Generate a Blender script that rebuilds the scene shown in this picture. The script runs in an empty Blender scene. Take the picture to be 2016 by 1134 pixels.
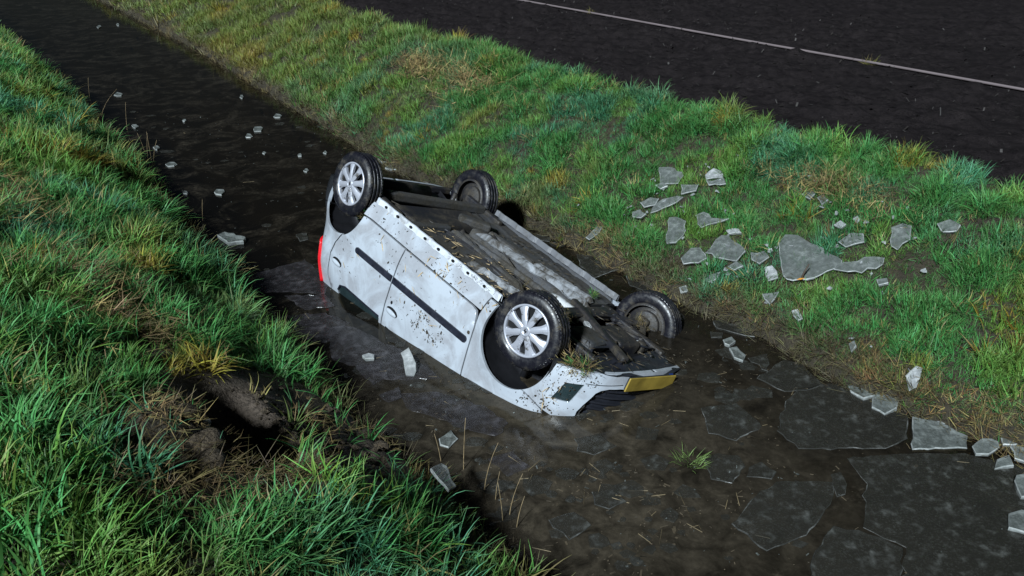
import bpy, bmesh, math, random
import numpy as np
from mathutils import Matrix, Vector
from mathutils.geometry import delaunay_2d_cdt

SC = bpy.context.scene
COL = SC.collection
random.seed(7)
RNG = np.random.default_rng(11)

# ------------------------------------------------------------------ camera, night sky, key light, exposure
cam_data = bpy.data.cameras.new('camera')
cam = bpy.data.objects.new('camera', cam_data)
COL.objects.link(cam)
cam.location = (0.0, 0.0, 3.251)
cam.rotation_euler = (math.radians(90 - 26.07), 0, 0)
cam_data.sensor_width = 36.0
cam_data.lens = 29.32
cam_data.clip_start = 0.05
cam_data.clip_end = 1000
SC.camera = cam

SUN_EL = math.radians(39)
SUN_AZ = math.radians(207)          # compass bearing the light comes from (0 = +Y, clockwise)
world = bpy.data.worlds.new('World')
SC.world = world
world.use_nodes = True
wn = world.node_tree
wn.nodes.clear()
sky = wn.nodes.new('ShaderNodeTexSky')
sky.sky_type = 'NISHITA'
sky.sun_disc = False
sky.sun_elevation = SUN_EL
sky.sun_rotation = SUN_AZ
bg = wn.nodes.new('ShaderNodeBackground')
bg.inputs['Strength'].default_value = 0.0034
wo = wn.nodes.new('ShaderNodeOutputWorld')
wn.links.new(sky.outputs[0], bg.inputs[0])
wn.links.new(bg.outputs[0], wo.inputs[0])

sun_data = bpy.data.lights.new('key_light', 'SUN')
sun_data.energy = 5.0
sun_data.angle = math.radians(5)
sun_data.color = (0.83, 0.94, 1.0)
sun = bpy.data.objects.new('key_light', sun_data)
COL.objects.link(sun)
to_light = Vector((math.sin(SUN_AZ) * math.cos(SUN_EL), math.cos(SUN_AZ) * math.cos(SUN_EL), math.sin(SUN_EL)))
sun.rotation_euler = to_light.to_track_quat('Z', 'Y').to_euler()
sun.location = to_light * 30

SC.view_settings.view_transform = 'Standard'
SC.view_settings.look = 'None'
SC.view_settings.gamma = 1.0
SC.view_settings.exposure = 0.88
SC.render.engine = 'CYCLES'
SC.cycles.max_bounces = 5
SC.cycles.diffuse_bounces = 2
SC.cycles.glossy_bounces = 2
SC.cycles.transmission_bounces = 3
SC.cycles.transparent_max_bounces = 10

# ------------------------------------------------------------------ helpers
def tag(o, label=None, cat=None, group=None, kind=None):
    if label: o['label'] = label
    if cat: o['category'] = cat
    if group: o['group'] = group
    if kind: o['kind'] = kind
    return o

def mesh_obj(name, verts, faces, mat=None, parent=None, smooth=False):
    me = bpy.data.meshes.new(name)
    me.from_pydata([tuple(map(float, v)) for v in verts], [], [tuple(map(int, f)) for f in faces])
    if smooth:
        me.polygons.foreach_set('use_smooth', [True] * len(me.polygons))
    me.update()
    o = bpy.data.objects.new(name, me)
    COL.objects.link(o)
    if mat: me.materials.append(mat)
    if parent: o.parent = parent
    return o

def np_mesh(name, V, F, mat=None, parent=None, smooth=False):
    """V (n,3); F (m,k) with one face size."""
    V = np.asarray(V, np.float32); F = np.asarray(F, np.int32)
    me = bpy.data.meshes.new(name)
    k = F.shape[1]
    me.vertices.add(len(V)); me.vertices.foreach_set('co', V.ravel())
    me.loops.add(F.size); me.loops.foreach_set('vertex_index', F.ravel())
    me.polygons.add(len(F))
    me.polygons.foreach_set('loop_start', np.arange(0, F.size, k, dtype=np.int32))
    me.polygons.foreach_set('loop_total', np.full(len(F), k, np.int32))
    if smooth: me.polygons.foreach_set('use_smooth', np.ones(len(F), bool))
    me.update(calc_edges=True)
    o = bpy.data.objects.new(name, me)
    COL.objects.link(o)
    if mat: me.materials.append(mat)
    if parent: o.parent = parent
    return o

PERM = np.random.default_rng(5).random((256, 256))
def vnoise(x, y):
    x = np.asarray(x, float); y = np.asarray(y, float)
    xi = np.floor(x).astype(int); yi = np.floor(y).astype(int)
    fx = x - xi; fy = y - yi
    fx = fx * fx * (3 - 2 * fx); fy = fy * fy * (3 - 2 * fy)
    a = PERM[xi & 255, yi & 255]; b = PERM[(xi + 1) & 255, yi & 255]
    c = PERM[xi & 255, (yi + 1) & 255]; d = PERM[(xi + 1) & 255, (yi + 1) & 255]
    return (a * (1 - fx) + b * fx) * (1 - fy) + (c * (1 - fx) + d * fx) * fy
def fbm(x, y, f=1.0, n=3, seed=0):
    s = 0; w = 1; t = 0
    for k in range(n):
        s = s + w * vnoise(np.asarray(x) * f + 17.3 * (k + seed), np.asarray(y) * f + 9.7 * (k + seed)); t += w
        w *= .5; f *= 2.03
    return s / t
def smooth01(v, a, b):
    t = np.clip((np.asarray(v, float) - a) / (b - a), 0, 1)
    return t * t * (3 - 2 * t)

# ------------------------------------------------------------------ materials
class NT:
    def __init__(s, name):
        s.m = bpy.data.materials.new(name); s.m.use_nodes = True
        s.t = s.m.node_tree; s.t.nodes.clear()
        s.out = s.t.nodes.new('ShaderNodeOutputMaterial')
    def n(s, typ, **kw):
        nd = s.t.nodes.new(typ)
        for k, v in kw.items():
            if k in nd.inputs.keys() if isinstance(k, str) else False: pass
            setattr(nd, k, v)
        return nd
    def set(s, nd, **kw):
        for k, v in kw.items(): nd.inputs[k.replace('_', ' ')].default_value = v
        return nd
    def l(s, a, b): s.t.links.new(a, b)
    def coord(s, which='Object'):
        return s.t.nodes.new('ShaderNodeTexCoord').outputs[which]
    def noise(s, vec, scale, detail=4, rough=.55, dist=0.0):
        nd = s.t.nodes.new('ShaderNodeTexNoise')
        nd.inputs['Scale'].default_value = scale; nd.inputs['Detail'].default_value = detail
        nd.inputs['Roughness'].default_value = rough; nd.inputs['Distortion'].default_value = dist
        if vec is not None: s.l(vec, nd.inputs['Vector'])
        return nd.outputs['Fac']
    def ramp(s, fac, stops):
        nd = s.t.nodes.new('ShaderNodeValToRGB')
        el = nd.color_ramp.elements
        while len(el) < len(stops): el.new(.5)
        for e, (p, c) in zip(el, stops):
            e.position = p; e.color = (*c, 1) if len(c) == 3 else c
        s.l(fac, nd.inputs[0]); return nd.outputs[0]
    def val(s, fac, a, b, lo=0., hi=1.):
        nd = s.t.nodes.new('ShaderNodeMapRange')
        nd.inputs['From Min'].default_value = a; nd.inputs['From Max'].default_value = b
        nd.inputs['To Min'].default_value = lo; nd.inputs['To Max'].default_value = hi
        s.l(fac, nd.inputs['Value']); return nd.outputs[0]
    def mix(s, fac, a, b):
        nd = s.t.nodes.new('ShaderNodeMix'); nd.data_type = 'RGBA'
        for i, v in ((0, fac), (6, a), (7, b)):
            if hasattr(v, 'is_linked'): s.l(v, nd.inputs[i])
            elif i == 0: nd.inputs[0].default_value = v
            else: nd.inputs[i].default_value = (*v, 1)
        return nd.outputs[2]
    def math(s, op, a, b=0.0):
        nd = s.t.nodes.new('ShaderNodeMath'); nd.operation = op
        for i, v in enumerate((a, b)):
            if hasattr(v, 'is_linked'): s.l(v, nd.inputs[i])
            else: nd.inputs[i].default_value = v
        return nd.outputs[0]
    def bsdf(s, color=None, rough=.6, spec=.5, metal=0., bump=None, bstr=.3, bdist=.01, coat=0., alpha=None, link=True):
        b = s.t.nodes.new('ShaderNodeBsdfPrincipled')
        if color is not None:
            if hasattr(color, 'is_linked'): s.l(color, b.inputs['Base Color'])
            else: b.inputs['Base Color'].default_value = (*color, 1)
        if hasattr(rough, 'is_linked'): s.l(rough, b.inputs['Roughness'])
        else: b.inputs['Roughness'].default_value = rough
        b.inputs['Specular IOR Level'].default_value = spec
        b.inputs['Metallic'].default_value = metal
        b.inputs['Coat Weight'].default_value = coat
        b.inputs['Coat Roughness'].default_value = .15
        if alpha is not None:
            if hasattr(alpha, 'is_linked'): s.l(alpha, b.inputs['Alpha'])
            else: b.inputs['Alpha'].default_value = alpha
        if bump is not None:
            bp = s.t.nodes.new('ShaderNodeBump')
            bp.inputs['Strength'].default_value = bstr; bp.inputs['Distance'].default_value = bdist
            s.l(bump, bp.inputs['Height']); s.l(bp.outputs[0], b.inputs['Normal'])
        if link: s.l(b.outputs[0], s.out.inputs['Surface'])
        return b

def m_plain(name, color, rough=.5, spec=.5, metal=0., var=.25, scale=12., bstr=.1):
    k = NT(name); c = k.coord()
    f = k.noise(c, scale)
    lo = tuple(x * (1 - var) for x in color); hi = tuple(min(1, x * (1 + var)) for x in color)
    k.bsdf(k.ramp(f, [(.3, lo), (.7, hi)]), rough, spec, metal, bump=k.noise(c, scale * 6), bstr=bstr, bdist=.004)
    return k.m

def m_soil(name, c0, c1, scale=6., bstr=.7, spec=.3):
    k = NT(name); c = k.coord()
    f = k.noise(c, scale, 6, .65); g = k.noise(c, scale * 9, 5, .6)
    col = k.mix(k.val(g, .4, .7), k.ramp(f, [(.3, c0), (.7, c1)]), tuple(x * .45 for x in c0))
    k.bsdf(col, k.val(f, .3, .7, .65, .95), spec, bump=g, bstr=bstr, bdist=.03)
    return k.m

M = {}
def m_bank():
    k = NT('bank_soil'); c = k.coord()
    f = k.noise(c, 6., 6, .65); g = k.noise(c, 54., 5, .6)
    dist = k.n('ShaderNodeVectorMath', operation='DISTANCE'); k.l(c, dist.inputs[0]); dist.inputs[1].default_value = (-1.15, 3.65, .6)
    dug = k.val(k.math('ADD', dist.outputs['Value'], k.math('MULTIPLY', f, .5)), .75, 1.05, 1., 0.)   # freshly turned, crumbly earth
    base = k.ramp(f, [(.3, (.016, .013, .008)), (.7, (.034, .027, .016))])
    fresh = k.ramp(f, [(.3, (.055, .042, .032)), (.7, (.125, .097, .076))])
    col = k.mix(k.val(g, .45, .75), k.mix(dug, base, fresh), (.012, .009, .006))
    k.bsdf(col, .8, .3, bump=g, bstr=.8, bdist=.03)
    return k.m
M['soil'] = m_bank()
M['field'] = m_soil('field_soil', (.0048, .0036, .0042), (.0185, .0146, .0152), 9., .7, .08)
M['mud_bed'] = m_soil('ditch_mud', (.020, .016, .009), (.036, .028, .016))

def m_paint():
    k = NT('dirty_white_paint'); c = k.coord()
    film = k.noise(c, 2.3, 4, .6, 1.6)                       # broad film of dried mud with wiped patches
    fine = k.noise(c, 34., 5, .7)
    speck = k.noise(c, 95., 3, .6)
    dirt = k.math('MULTIPLY', k.val(film, .42, .58), k.val(fine, .15, .6, .45, .75))
    col = k.mix(dirt, (.295, .322, .362), (.178, .180, .196))
    col = k.mix(k.math('MULTIPLY', k.val(speck, .66, .72), k.val(k.noise(c, 3.1, 3, .6, .5), .50, .62)), col, (.10, .08, .065))
    k.bsdf(col, k.val(film, .4, .6, .22, .5), .5, bump=fine, bstr=.04, bdist=.003, coat=.35)
    return k.m
M['paint'] = m_paint()

def m_muddy(name, metalc, mudc, lo=.42, hi=.6, scale=5., rough=.6):
    k = NT(name); c = k.coord()
    f = k.noise(c, scale, 6, .68, .6); g = k.noise(c, 60., 4, .6)
    fac = k.val(f, lo, hi)
    mud = k.mix(k.val(g, .35, .65), mudc, tuple(x * .4 for x in mudc))
    k.bsdf(k.mix(fac, metalc, mud), k.val(f, lo, hi, rough * .7, .85), .4, bump=g, bstr=.35, bdist=.01)
    return k.m
M['under'] = m_muddy('muddy_underbody', (.042, .044, .050), (.036, .031, .024), .34, .58)
M['under_dark'] = m_muddy('muddy_dark_metal', (.012, .012, .015), (.040, .032, .022), .42, .64)
M['rail'] = m_muddy('scraped_white_rail', (.22, .235, .26), (.036, .031, .025), .30, .58, 6.)
M['sill_grey'] = m_muddy('dirty_grey_sill', (.095, .098, .108), (.045, .038, .028), .50, .80, 10.)
M['flange'] = m_muddy('dirty_white_flange', (.38, .40, .44), (.09, .077, .058), .50, .75, 7.)
M['alu'] = m_muddy('muddy_shield', (.40, .41, .42), (.07, .058, .040), .5, .62, 8.)
M['black_plastic'] = m_plain('black_plastic', (.012, .013, .018), .42, .5)
M['strip'] = m_plain('door_strip_rubber', (.010, .011, .018), .38, .5)
M['liner'] = m_plain('arch_liner', (.012, .012, .014), .3, .5)
M['gap'] = m_plain('dark_opening', (.004, .004, .005), .7, .2)
M['glassy'] = m_plain('dark_glass', (.012, .020, .022), .06, .6)
M['red_lamp'] = m_plain('red_lamp_plastic', (.62, .004, .010), .12, .6, var=.15)
M['plate_yellow'] = m_plain('number_plate_yellow', (.22, .155, .028), .45, .4, var=.35, scale=7)
M['plate_blue'] = m_plain('number_plate_blue', (.01, .04, .25), .35, .5)
M['chrome'] = m_plain('chrome_trim', (.6, .6, .62), .18, .5, metal=1.)

def m_cover():
    k = NT('silver_wheel_cover'); c = k.coord()
    f = k.noise(c, 14., 6, .7, .5)
    col = k.mix(k.val(f, .56, .66), (.31, .32, .365), (.06, .052, .042))
    k.bsdf(col, .35, .5, .35, bump=k.noise(c, 70.), bstr=.05, bdist=.002)
    return k.m
M['cover'] = m_cover()

def m_tyre():
    k = NT('wet_tyre_rubber'); c = k.coord()
    f = k.noise(c, 12., 6, .7)
    col = k.mix(k.val(f, .52, .7), (.0055, .0055, .0085), (.034, .028, .020))
    k.bsdf(col, k.val(f, .4, .7, .26, .75), .5, bump=k.noise(c, 80.), bstr=.25, bdist=.004)
    return k.m
M['tyre'] = m_tyre()

def m_water():
    k = NT('ditch_water'); c = k.coord()
    silt = k.noise(c, 1.9, 8, .72, 1.2); fine = k.noise(c, 26., 5, .7); mid = k.noise(c, 6., 5, .65, .6)
    dist = k.n('ShaderNodeVectorMath', operation='DISTANCE'); k.l(c, dist.inputs[0]); dist.inputs[1].default_value = (.35, 4.2, 0)
    stirred = k.val(dist.outputs['Value'], .6, 2.6, 1., 0.)           # silt stirred up round the nose of the car
    clear = k.math('MULTIPLY', k.val(silt, .47, .68), k.val(fine, .3, .7))
    murk = k.math('MULTIPLY', stirred, k.math('MULTIPLY', k.val(mid, .22, .80), k.val(fine, .15, .75, .45, 1.)))
    scum = k.math('MAXIMUM', k.math('MULTIPLY', clear, .6), murk)
    col = k.mix(scum, (.0046, .0040, .0032), (.078, .064, .046))
    b = k.bsdf(col, k.val(scum, 0, 1, .04, .20), .5, bump=k.noise(c, 9., 4, .6), bstr=.07, bdist=.02, link=False)
    b.inputs['IOR'].default_value = 1.33
    tr = k.n('ShaderNodeBsdfTransparent'); tr.inputs[0].default_value = (.58, .52, .40, 1)
    mx = k.n('ShaderNodeMixShader')
    k.l(k.val(scum, 0, .7, .42, .06), mx.inputs[0]); k.l(b.outputs[0], mx.inputs[1]); k.l(tr.outputs[0], mx.inputs[2])
    k.l(mx.outputs[0], k.out.inputs['Surface'])
    return k.m
M['water'] = m_water()

def m_ice(name, dark, pale, lo, hi, alpha, rough=.28, spots=16.):
    k = NT(name); c = k.coord()
    f = k.noise(c, 5., 5, .6, .4); g = k.noise(c, spots, 3, .55); h = k.noise(c, 90., 3, .6)
    fac = k.math('MAXIMUM', k.math('MULTIPLY', k.val(g, lo, hi), .8), k.math('MULTIPLY', k.val(h, .5, .8), .5))
    col = k.mix(fac, dark, pale)
    k.bsdf(k.mix(k.val(f, .3, .7), col, tuple(x * .7 for x in dark)), k.val(f, .3, .7, rough, rough + .25), .45,
           bump=h, bstr=.22, bdist=.004, alpha=k.val(fac, 0, 1, alpha, .95))
    return k.m
M['ice_float'] = m_ice('floating_ice', (.027, .026, .022), (.110, .113, .107), .52, .76, .46)
M['ice_clear'] = m_ice('thin_clear_ice', (.036, .033, .036), (.085, .080, .086), .46, .74, .32, .07)
M['ice_bank'] = m_ice('frosted_ice', (.11, .123, .118), (.28, .30, .29), .42, .80, .42, .3, 24.)
M['ice_pale'] = m_ice('pale_ice', (.22, .23, .235), (.46, .47, .48), .4, .7, .72, .25, 24.)

def m_blade(name, rough=.55, trans=.28):
    k = NT(name)
    at = k.n('ShaderNodeAttribute'); at.attribute_type = 'INSTANCER'; at.attribute_name = 'tint'
    uv = k.n('ShaderNodeAttribute'); uv.attribute_name = 'along'
    rnd = k.n('ShaderNodeAttribute'); rnd.attribute_name = 'blade_rnd'
    col = k.mix(k.math('MULTIPLY', k.math('POWER', uv.outputs['Fac'], 2.2), .18), at.outputs['Color'], (.26, .30, .10))
    hs = k.n('ShaderNodeHueSaturation')
    k.l(k.val(rnd.outputs['Fac'], 0, 1, .475, .525), hs.inputs['Hue'])
    k.l(k.val(rnd.outputs['Fac'], 0, 1, .65, 1.4), hs.inputs['Value'])
    k.l(col, hs.inputs['Color'])
    b = k.bsdf(hs.outputs[0], rough, .28, link=False)
    tr = k.n('ShaderNodeBsdfTranslucent'); k.l(hs.outputs[0], tr.inputs[0])
    mx = k.n('ShaderNodeMixShader'); mx.inputs[0].default_value = trans
    k.l(b.outputs[0], mx.inputs[1]); k.l(tr.outputs[0], mx.inputs[2])
    k.l(mx.outputs[0], k.out.inputs['Surface'])
    return k.m
M['grass'] = m_blade('grass_blade')
M['straw_inst'] = m_blade('dry_blade', .65, .1)
M['straw'] = m_plain('dry_straw', (.30, .22, .12), .7, .3, var=.5, scale=30)
M['stalk'] = m_plain('dry_reed_stalk', (.17, .125, .068), .65, .3, var=.4, scale=30)
M['debris'] = m_plain('floating_debris', (.040, .031, .020), .6, .3, var=.8, scale=9)
M['wet_stem'] = m_plain('wet_stem', (.12, .092, .052), .5, .4, var=.7, scale=7)
M['field_pale'] = m_plain('pale_field_fragment', (.030, .027, .026), .7, .2, var=.95, scale=2)
M['field_bit'] = m_plain('field_fragment', (.013, .011, .010), .8, .15, var=.95, scale=3)
M['hose'] = m_plain('pale_hose', (.105, .085, .088), .6, .3, var=.12, scale=3)
M['stick'] = m_plain('dark_stick', (.04, .028, .02), .7, .3)
M['leaf'] = m_plain('orange_leaf', (.45, .20, .03), .6, .3)
M['mudclod'] = m_soil('clod_soil', (.045, .033, .021), (.085, .064, .042), 10., .9)
def m_ice_edge():
    k = NT('ice_broken_edge'); c = k.coord()
    f = k.noise(c, 3.2, 4, .7, .5); h = k.noise(c, 60., 3, .6)
    col = k.mix(k.math('MULTIPLY', k.val(f, .48, .72), k.val(h, .25, .7)), (.026, .026, .024), (.22, .225, .22))
    k.bsdf(col, .3, .5, bump=h, bstr=.3, bdist=.004, alpha=.85)
    return k.m
M['ice_edge'] = m_ice_edge()
M['ice_rim'] = m_ice('pale_ice_rim', (.20, .215, .21), (.38, .39, .39), .4, .7, .82, .3, 40.)
M['spatter'] = m_soil('mud_spatter', (.026, .020, .014), (.050, .040, .028), 10., .6)
M['clump_grass'] = m_plain('torn_grass', (.07, .11, .03), .6, .3, var=.6, scale=18)

# ------------------------------------------------------------------ ice outlines, metres: (x, y) on the water and (x, y, z) on the banks
WATER_ICE = {
'w_midplate': [(1.884, 4.824), (2.042, 5.049), (2.552, 5.15), (2.74, 4.855), (2.575, 4.443), (2.389, 4.335), (1.829, 4.335), (1.747, 4.527)],
'w_pinkslab': [(2.684, 4.642), (2.844, 4.584), (2.967, 4.454), (2.908, 4.335), (2.553, 4.325)],
'w_bigsheet': [(2.106, 4.241), (2.416, 4.283), (2.871, 4.293), (3.177, 4.17), (3.197, 3.76), (2.822, 3.047), (1.934, 3.047), (2.144, 3.454), (1.97, 3.613), (2.065, 3.826), (2.123, 4.057)],
'w_round': [(1.599, 4.009), (1.935, 4.004), (1.913, 3.916), (1.853, 3.804), (1.702, 3.621), (1.539, 3.504), (1.378, 3.427), (1.345, 3.458), (1.237, 3.641), (1.404, 3.848)],
'w_sliver': [(1.949, 4.081), (2.016, 4.106), (2.014, 3.985), (1.971, 3.893), (1.912, 3.87)],
'w_bottom': [(1.796, 3.604), (1.926, 3.572), (2.12, 3.442), (1.98, 3.147), (1.508, 3.147), (1.635, 3.416)],
'w_r7': [(2.833, 3.709), (2.921, 3.738), (3.043, 3.696), (2.937, 3.512), (2.77, 3.592)],
'w_r8': [(3.011, 3.985), (3.101, 4.033), (3.223, 4.009), (3.117, 3.826), (2.981, 3.848)],
'w_c1': [(2.92, 4.314), (3.011, 4.378), (3.071, 4.367), (3.093, 4.335), (3.075, 4.283), (2.984, 4.231), (2.912, 4.246)],
'w_c2': [(3.125, 4.378), (3.322, 4.499), (3.44, 4.443), (3.204, 4.283), (3.105, 4.309)],
'w_c3': [(3.145, 4.293), (3.333, 4.257), (3.224, 4.12), (3.122, 4.19)],
'w_c4': [(3.023, 4.2), (3.106, 4.221), (3.089, 4.13), (2.968, 4.12)],
'w_n1': [(2.402, 5.062), (2.499, 5.009), (2.538, 4.905), (2.45, 4.88), (2.394, 4.97)],
'w_n2': [(2.502, 4.867), (2.599, 4.944), (2.667, 4.824), (2.623, 4.744), (2.524, 4.696), (2.468, 4.78)],
'w_n3': [(2.835, 4.636), (2.914, 4.66), (2.953, 4.613), (2.913, 4.573), (2.825, 4.578)],
'w_n4': [(1.646, 6.028), (1.713, 6.045), (1.895, 5.907), (1.922, 5.757), (1.853, 5.773), (1.649, 5.907)],
'w_n5': [(1.589, 5.856), (1.691, 5.839), (1.666, 5.765), (1.576, 5.757)],
'w_n6': [(1.657, 5.708), (1.735, 5.749), (1.751, 5.684), (1.687, 5.613), (1.655, 5.644)],
'w_n7': [(1.676, 5.582), (1.74, 5.605), (1.778, 5.474), (1.736, 5.385), (1.68, 5.437)],
'w_n8': [(1.79, 5.459), (1.957, 5.52), (1.89, 5.262), (1.852, 5.291)],
'w_n9': [(1.783, 5.171), (2.065, 5.437), (2.164, 5.385), (2.244, 5.089), (2.144, 5.029), (1.935, 4.996)],
'w_d1': [(1.184, 4.257), (1.433, 4.267), (1.446, 4.155), (1.326, 3.995), (1.206, 4.033)],
'w_d2': [(1.56, 4.205), (1.627, 4.106), (1.575, 4.033), (1.428, 4.057), (1.468, 4.155)],
'w_l1': [(-1.52, 5.958), (-1.313, 5.958), (-0.813, 5.551), (-0.518, 5.171), (-0.878, 5.15), (-1.357, 5.437)],
'w_l2': [(-1.163, 5.312), (-1.015, 5.385), (-0.914, 5.199), (-0.996, 5.076)],
'w_l3': [(-0.832, 5.385), (-0.775, 5.422), (-0.712, 5.298), (-0.723, 5.185), (-0.77, 5.178)],
'w_l4': [(-1.138, 5.459), (-1.094, 5.497), (-1.043, 5.467), (-1.039, 5.415), (-1.103, 5.407)],
'w_l5': [(-0.79, 4.97), (-0.533, 4.996), (-0.275, 4.855), (-0.147, 4.66), (-0.295, 4.544), (-0.726, 4.793)],
'w_l6': [(-0.475, 4.432), (-0.402, 4.527), (-0.349, 4.432), (-0.402, 4.335), (-0.462, 4.362)],
'w_l7': [(-0.36, 4.793), (-0.204, 4.824), (-0.027, 4.613), (-0.109, 4.465), (-0.278, 4.527)],
'w_l8': [(-0.941, 4.95), (-0.812, 5.062), (-0.776, 4.918), (-0.857, 4.855)],
'w_s1': [(-2.989, 7.828), (-2.942, 7.91), (-2.685, 7.775), (-2.675, 7.67), (-2.811, 7.619)],
'w_s2': [(-2.438, 6.931), (-1.984, 7.297), (-1.652, 6.844), (-1.642, 6.563), (-2.006, 6.593), (-2.275, 6.593)],
'w_s3': [(-1.986, 6.513), (-1.636, 6.533), (-1.506, 6.319), (-1.749, 6.244)],
'w_s4': [(-1.978, 6.134), (-1.57, 6.207), (-1.325, 6.028), (-1.466, 5.692), (-1.801, 5.757)],
'w_s5': [(-2.209, 7.91), (-2.104, 7.951), (-2.055, 7.775), (-2.13, 7.722)],
'w_m1': [(0.473, 3.916), (0.611, 3.939), (0.673, 3.826), (0.562, 3.76), (0.478, 3.804)],
'w_m2': [(0.403, 4.443), (0.573, 4.499), (0.674, 4.362), (0.519, 4.267), (0.41, 4.309)],
'w_m3': [(1.299, 4.793), (1.559, 4.855), (1.662, 4.584), (1.453, 4.416), (1.289, 4.499)],
'w_m4': [(0.207, 3.675), (0.356, 3.738), (0.449, 3.633), (0.313, 3.512)],
'w_m5': [(-0.153, 4.231), (0.006, 4.309), (0.116, 4.155), (-0.025, 4.057)],
'w_f1': [(0.244, 7.91), (0.397, 7.828), (0.377, 7.722), (0.215, 7.775)],
'w_f2': [(0.626, 7.418), (0.937, 7.333), (0.978, 7.042), (0.75, 6.876), (0.632, 7.156)],
'w_f3': [(1.038, 7.156), (1.353, 6.876), (1.258, 6.563), (1.054, 6.717)],
'w_chunk00': [(-6.576, 14.097), (-6.559, 13.994), (-6.614, 13.972), (-6.714, 14.058), (-6.746, 14.261), (-6.648, 14.194)],
'w_chunk01': [(-5.478, 12.039), (-5.489, 11.94), (-5.514, 11.937), (-5.598, 12.068), (-5.616, 12.132), (-5.554, 12.137)],
'w_chunk02': [(-3.54, 12.679), (-3.534, 12.559), (-3.61, 12.558), (-3.65, 12.614), (-3.658, 12.792), (-3.581, 12.758)],
'w_chunk03': [(-3.63, 11.95), (-3.615, 11.787), (-3.709, 11.767), (-3.761, 11.91), (-3.776, 12.016), (-3.697, 12.055)],
'w_chunk04': [(-3.661, 11.516), (-3.678, 11.466), (-3.745, 11.472), (-3.765, 11.52), (-3.783, 11.667), (-3.732, 11.654)],
'w_chunk05': [(-4.477, 13.895), (-4.472, 13.801), (-4.497, 13.813), (-4.546, 13.9), (-4.574, 14.037), (-4.542, 14.057)],
'w_chunk06': [(-4.263, 10.234), (-4.276, 10.161), (-4.348, 10.141), (-4.416, 10.229), (-4.392, 10.322), (-4.331, 10.328)],
'w_chunk07': [(-3.332, 9.187), (-3.339, 9.081), (-3.415, 9.106), (-3.455, 9.175), (-3.459, 9.276), (-3.369, 9.267)],
'w_chunk08': [(-4.762, 10.967), (-4.76, 10.859), (-4.79, 10.873), (-4.86, 10.975), (-4.851, 11.045), (-4.818, 11.04)],
'w_chunk09': [(-1.531, 10.383), (-1.555, 10.285), (-1.676, 10.314), (-1.745, 10.462), (-1.702, 10.586), (-1.595, 10.529)],
'w_chunk10': [(-1.338, 10.066), (-1.363, 9.998), (-1.535, 10.014), (-1.596, 10.073), (-1.55, 10.245), (-1.451, 10.239)],
'w_chunk11': [(-0.805, 9.621), (-0.854, 9.515), (-1.008, 9.496), (-1.064, 9.56), (-1.028, 9.671), (-0.823, 9.671)],
'w_chunk12': [(-10.169, 21.397), (-10.111, 21.162), (-10.117, 21.115), (-10.24, 21.299), (-10.303, 21.511), (-10.286, 21.575)],
'w_chunk13': [(-4.897, 12.368), (-4.906, 12.329), (-4.934, 12.328), (-4.96, 12.372), (-4.968, 12.431), (-4.927, 12.438)],
'w_chunk14': [(-3.742, 9.146), (-3.744, 9.11), (-3.787, 9.115), (-3.821, 9.175), (-3.817, 9.218), (-3.782, 9.203)],
'w_chunk15': [(-3.981, 9.239), (-3.989, 9.187), (-4.012, 9.188), (-4.049, 9.224), (-4.062, 9.314), (-4.037, 9.321)],
'w_chunk16': [(-2.454, 10.741), (-2.456, 10.683), (-2.478, 10.69), (-2.51, 10.736), (-2.504, 10.798), (-2.492, 10.813)],
'w_chunk17': [(-2.761, 10.615), (-2.761, 10.582), (-2.8, 10.572), (-2.82, 10.625), (-2.824, 10.675), (-2.794, 10.69)],
'w_chunk18': [(-2.535, 9.993), (-2.544, 9.924), (-2.571, 9.926), (-2.599, 9.971), (-2.593, 10.051), (-2.565, 10.05)],
'w_chunk19': [(-3.266, 10.747), (-3.273, 10.69), (-3.289, 10.696), (-3.316, 10.725), (-3.324, 10.793), (-3.289, 10.786)],
'w_chunk20': [(-9.854, 21.704), (-9.773, 21.489), (-9.807, 21.481), (-9.922, 21.681), (-9.976, 21.849), (-9.946, 21.855)],
}
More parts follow.
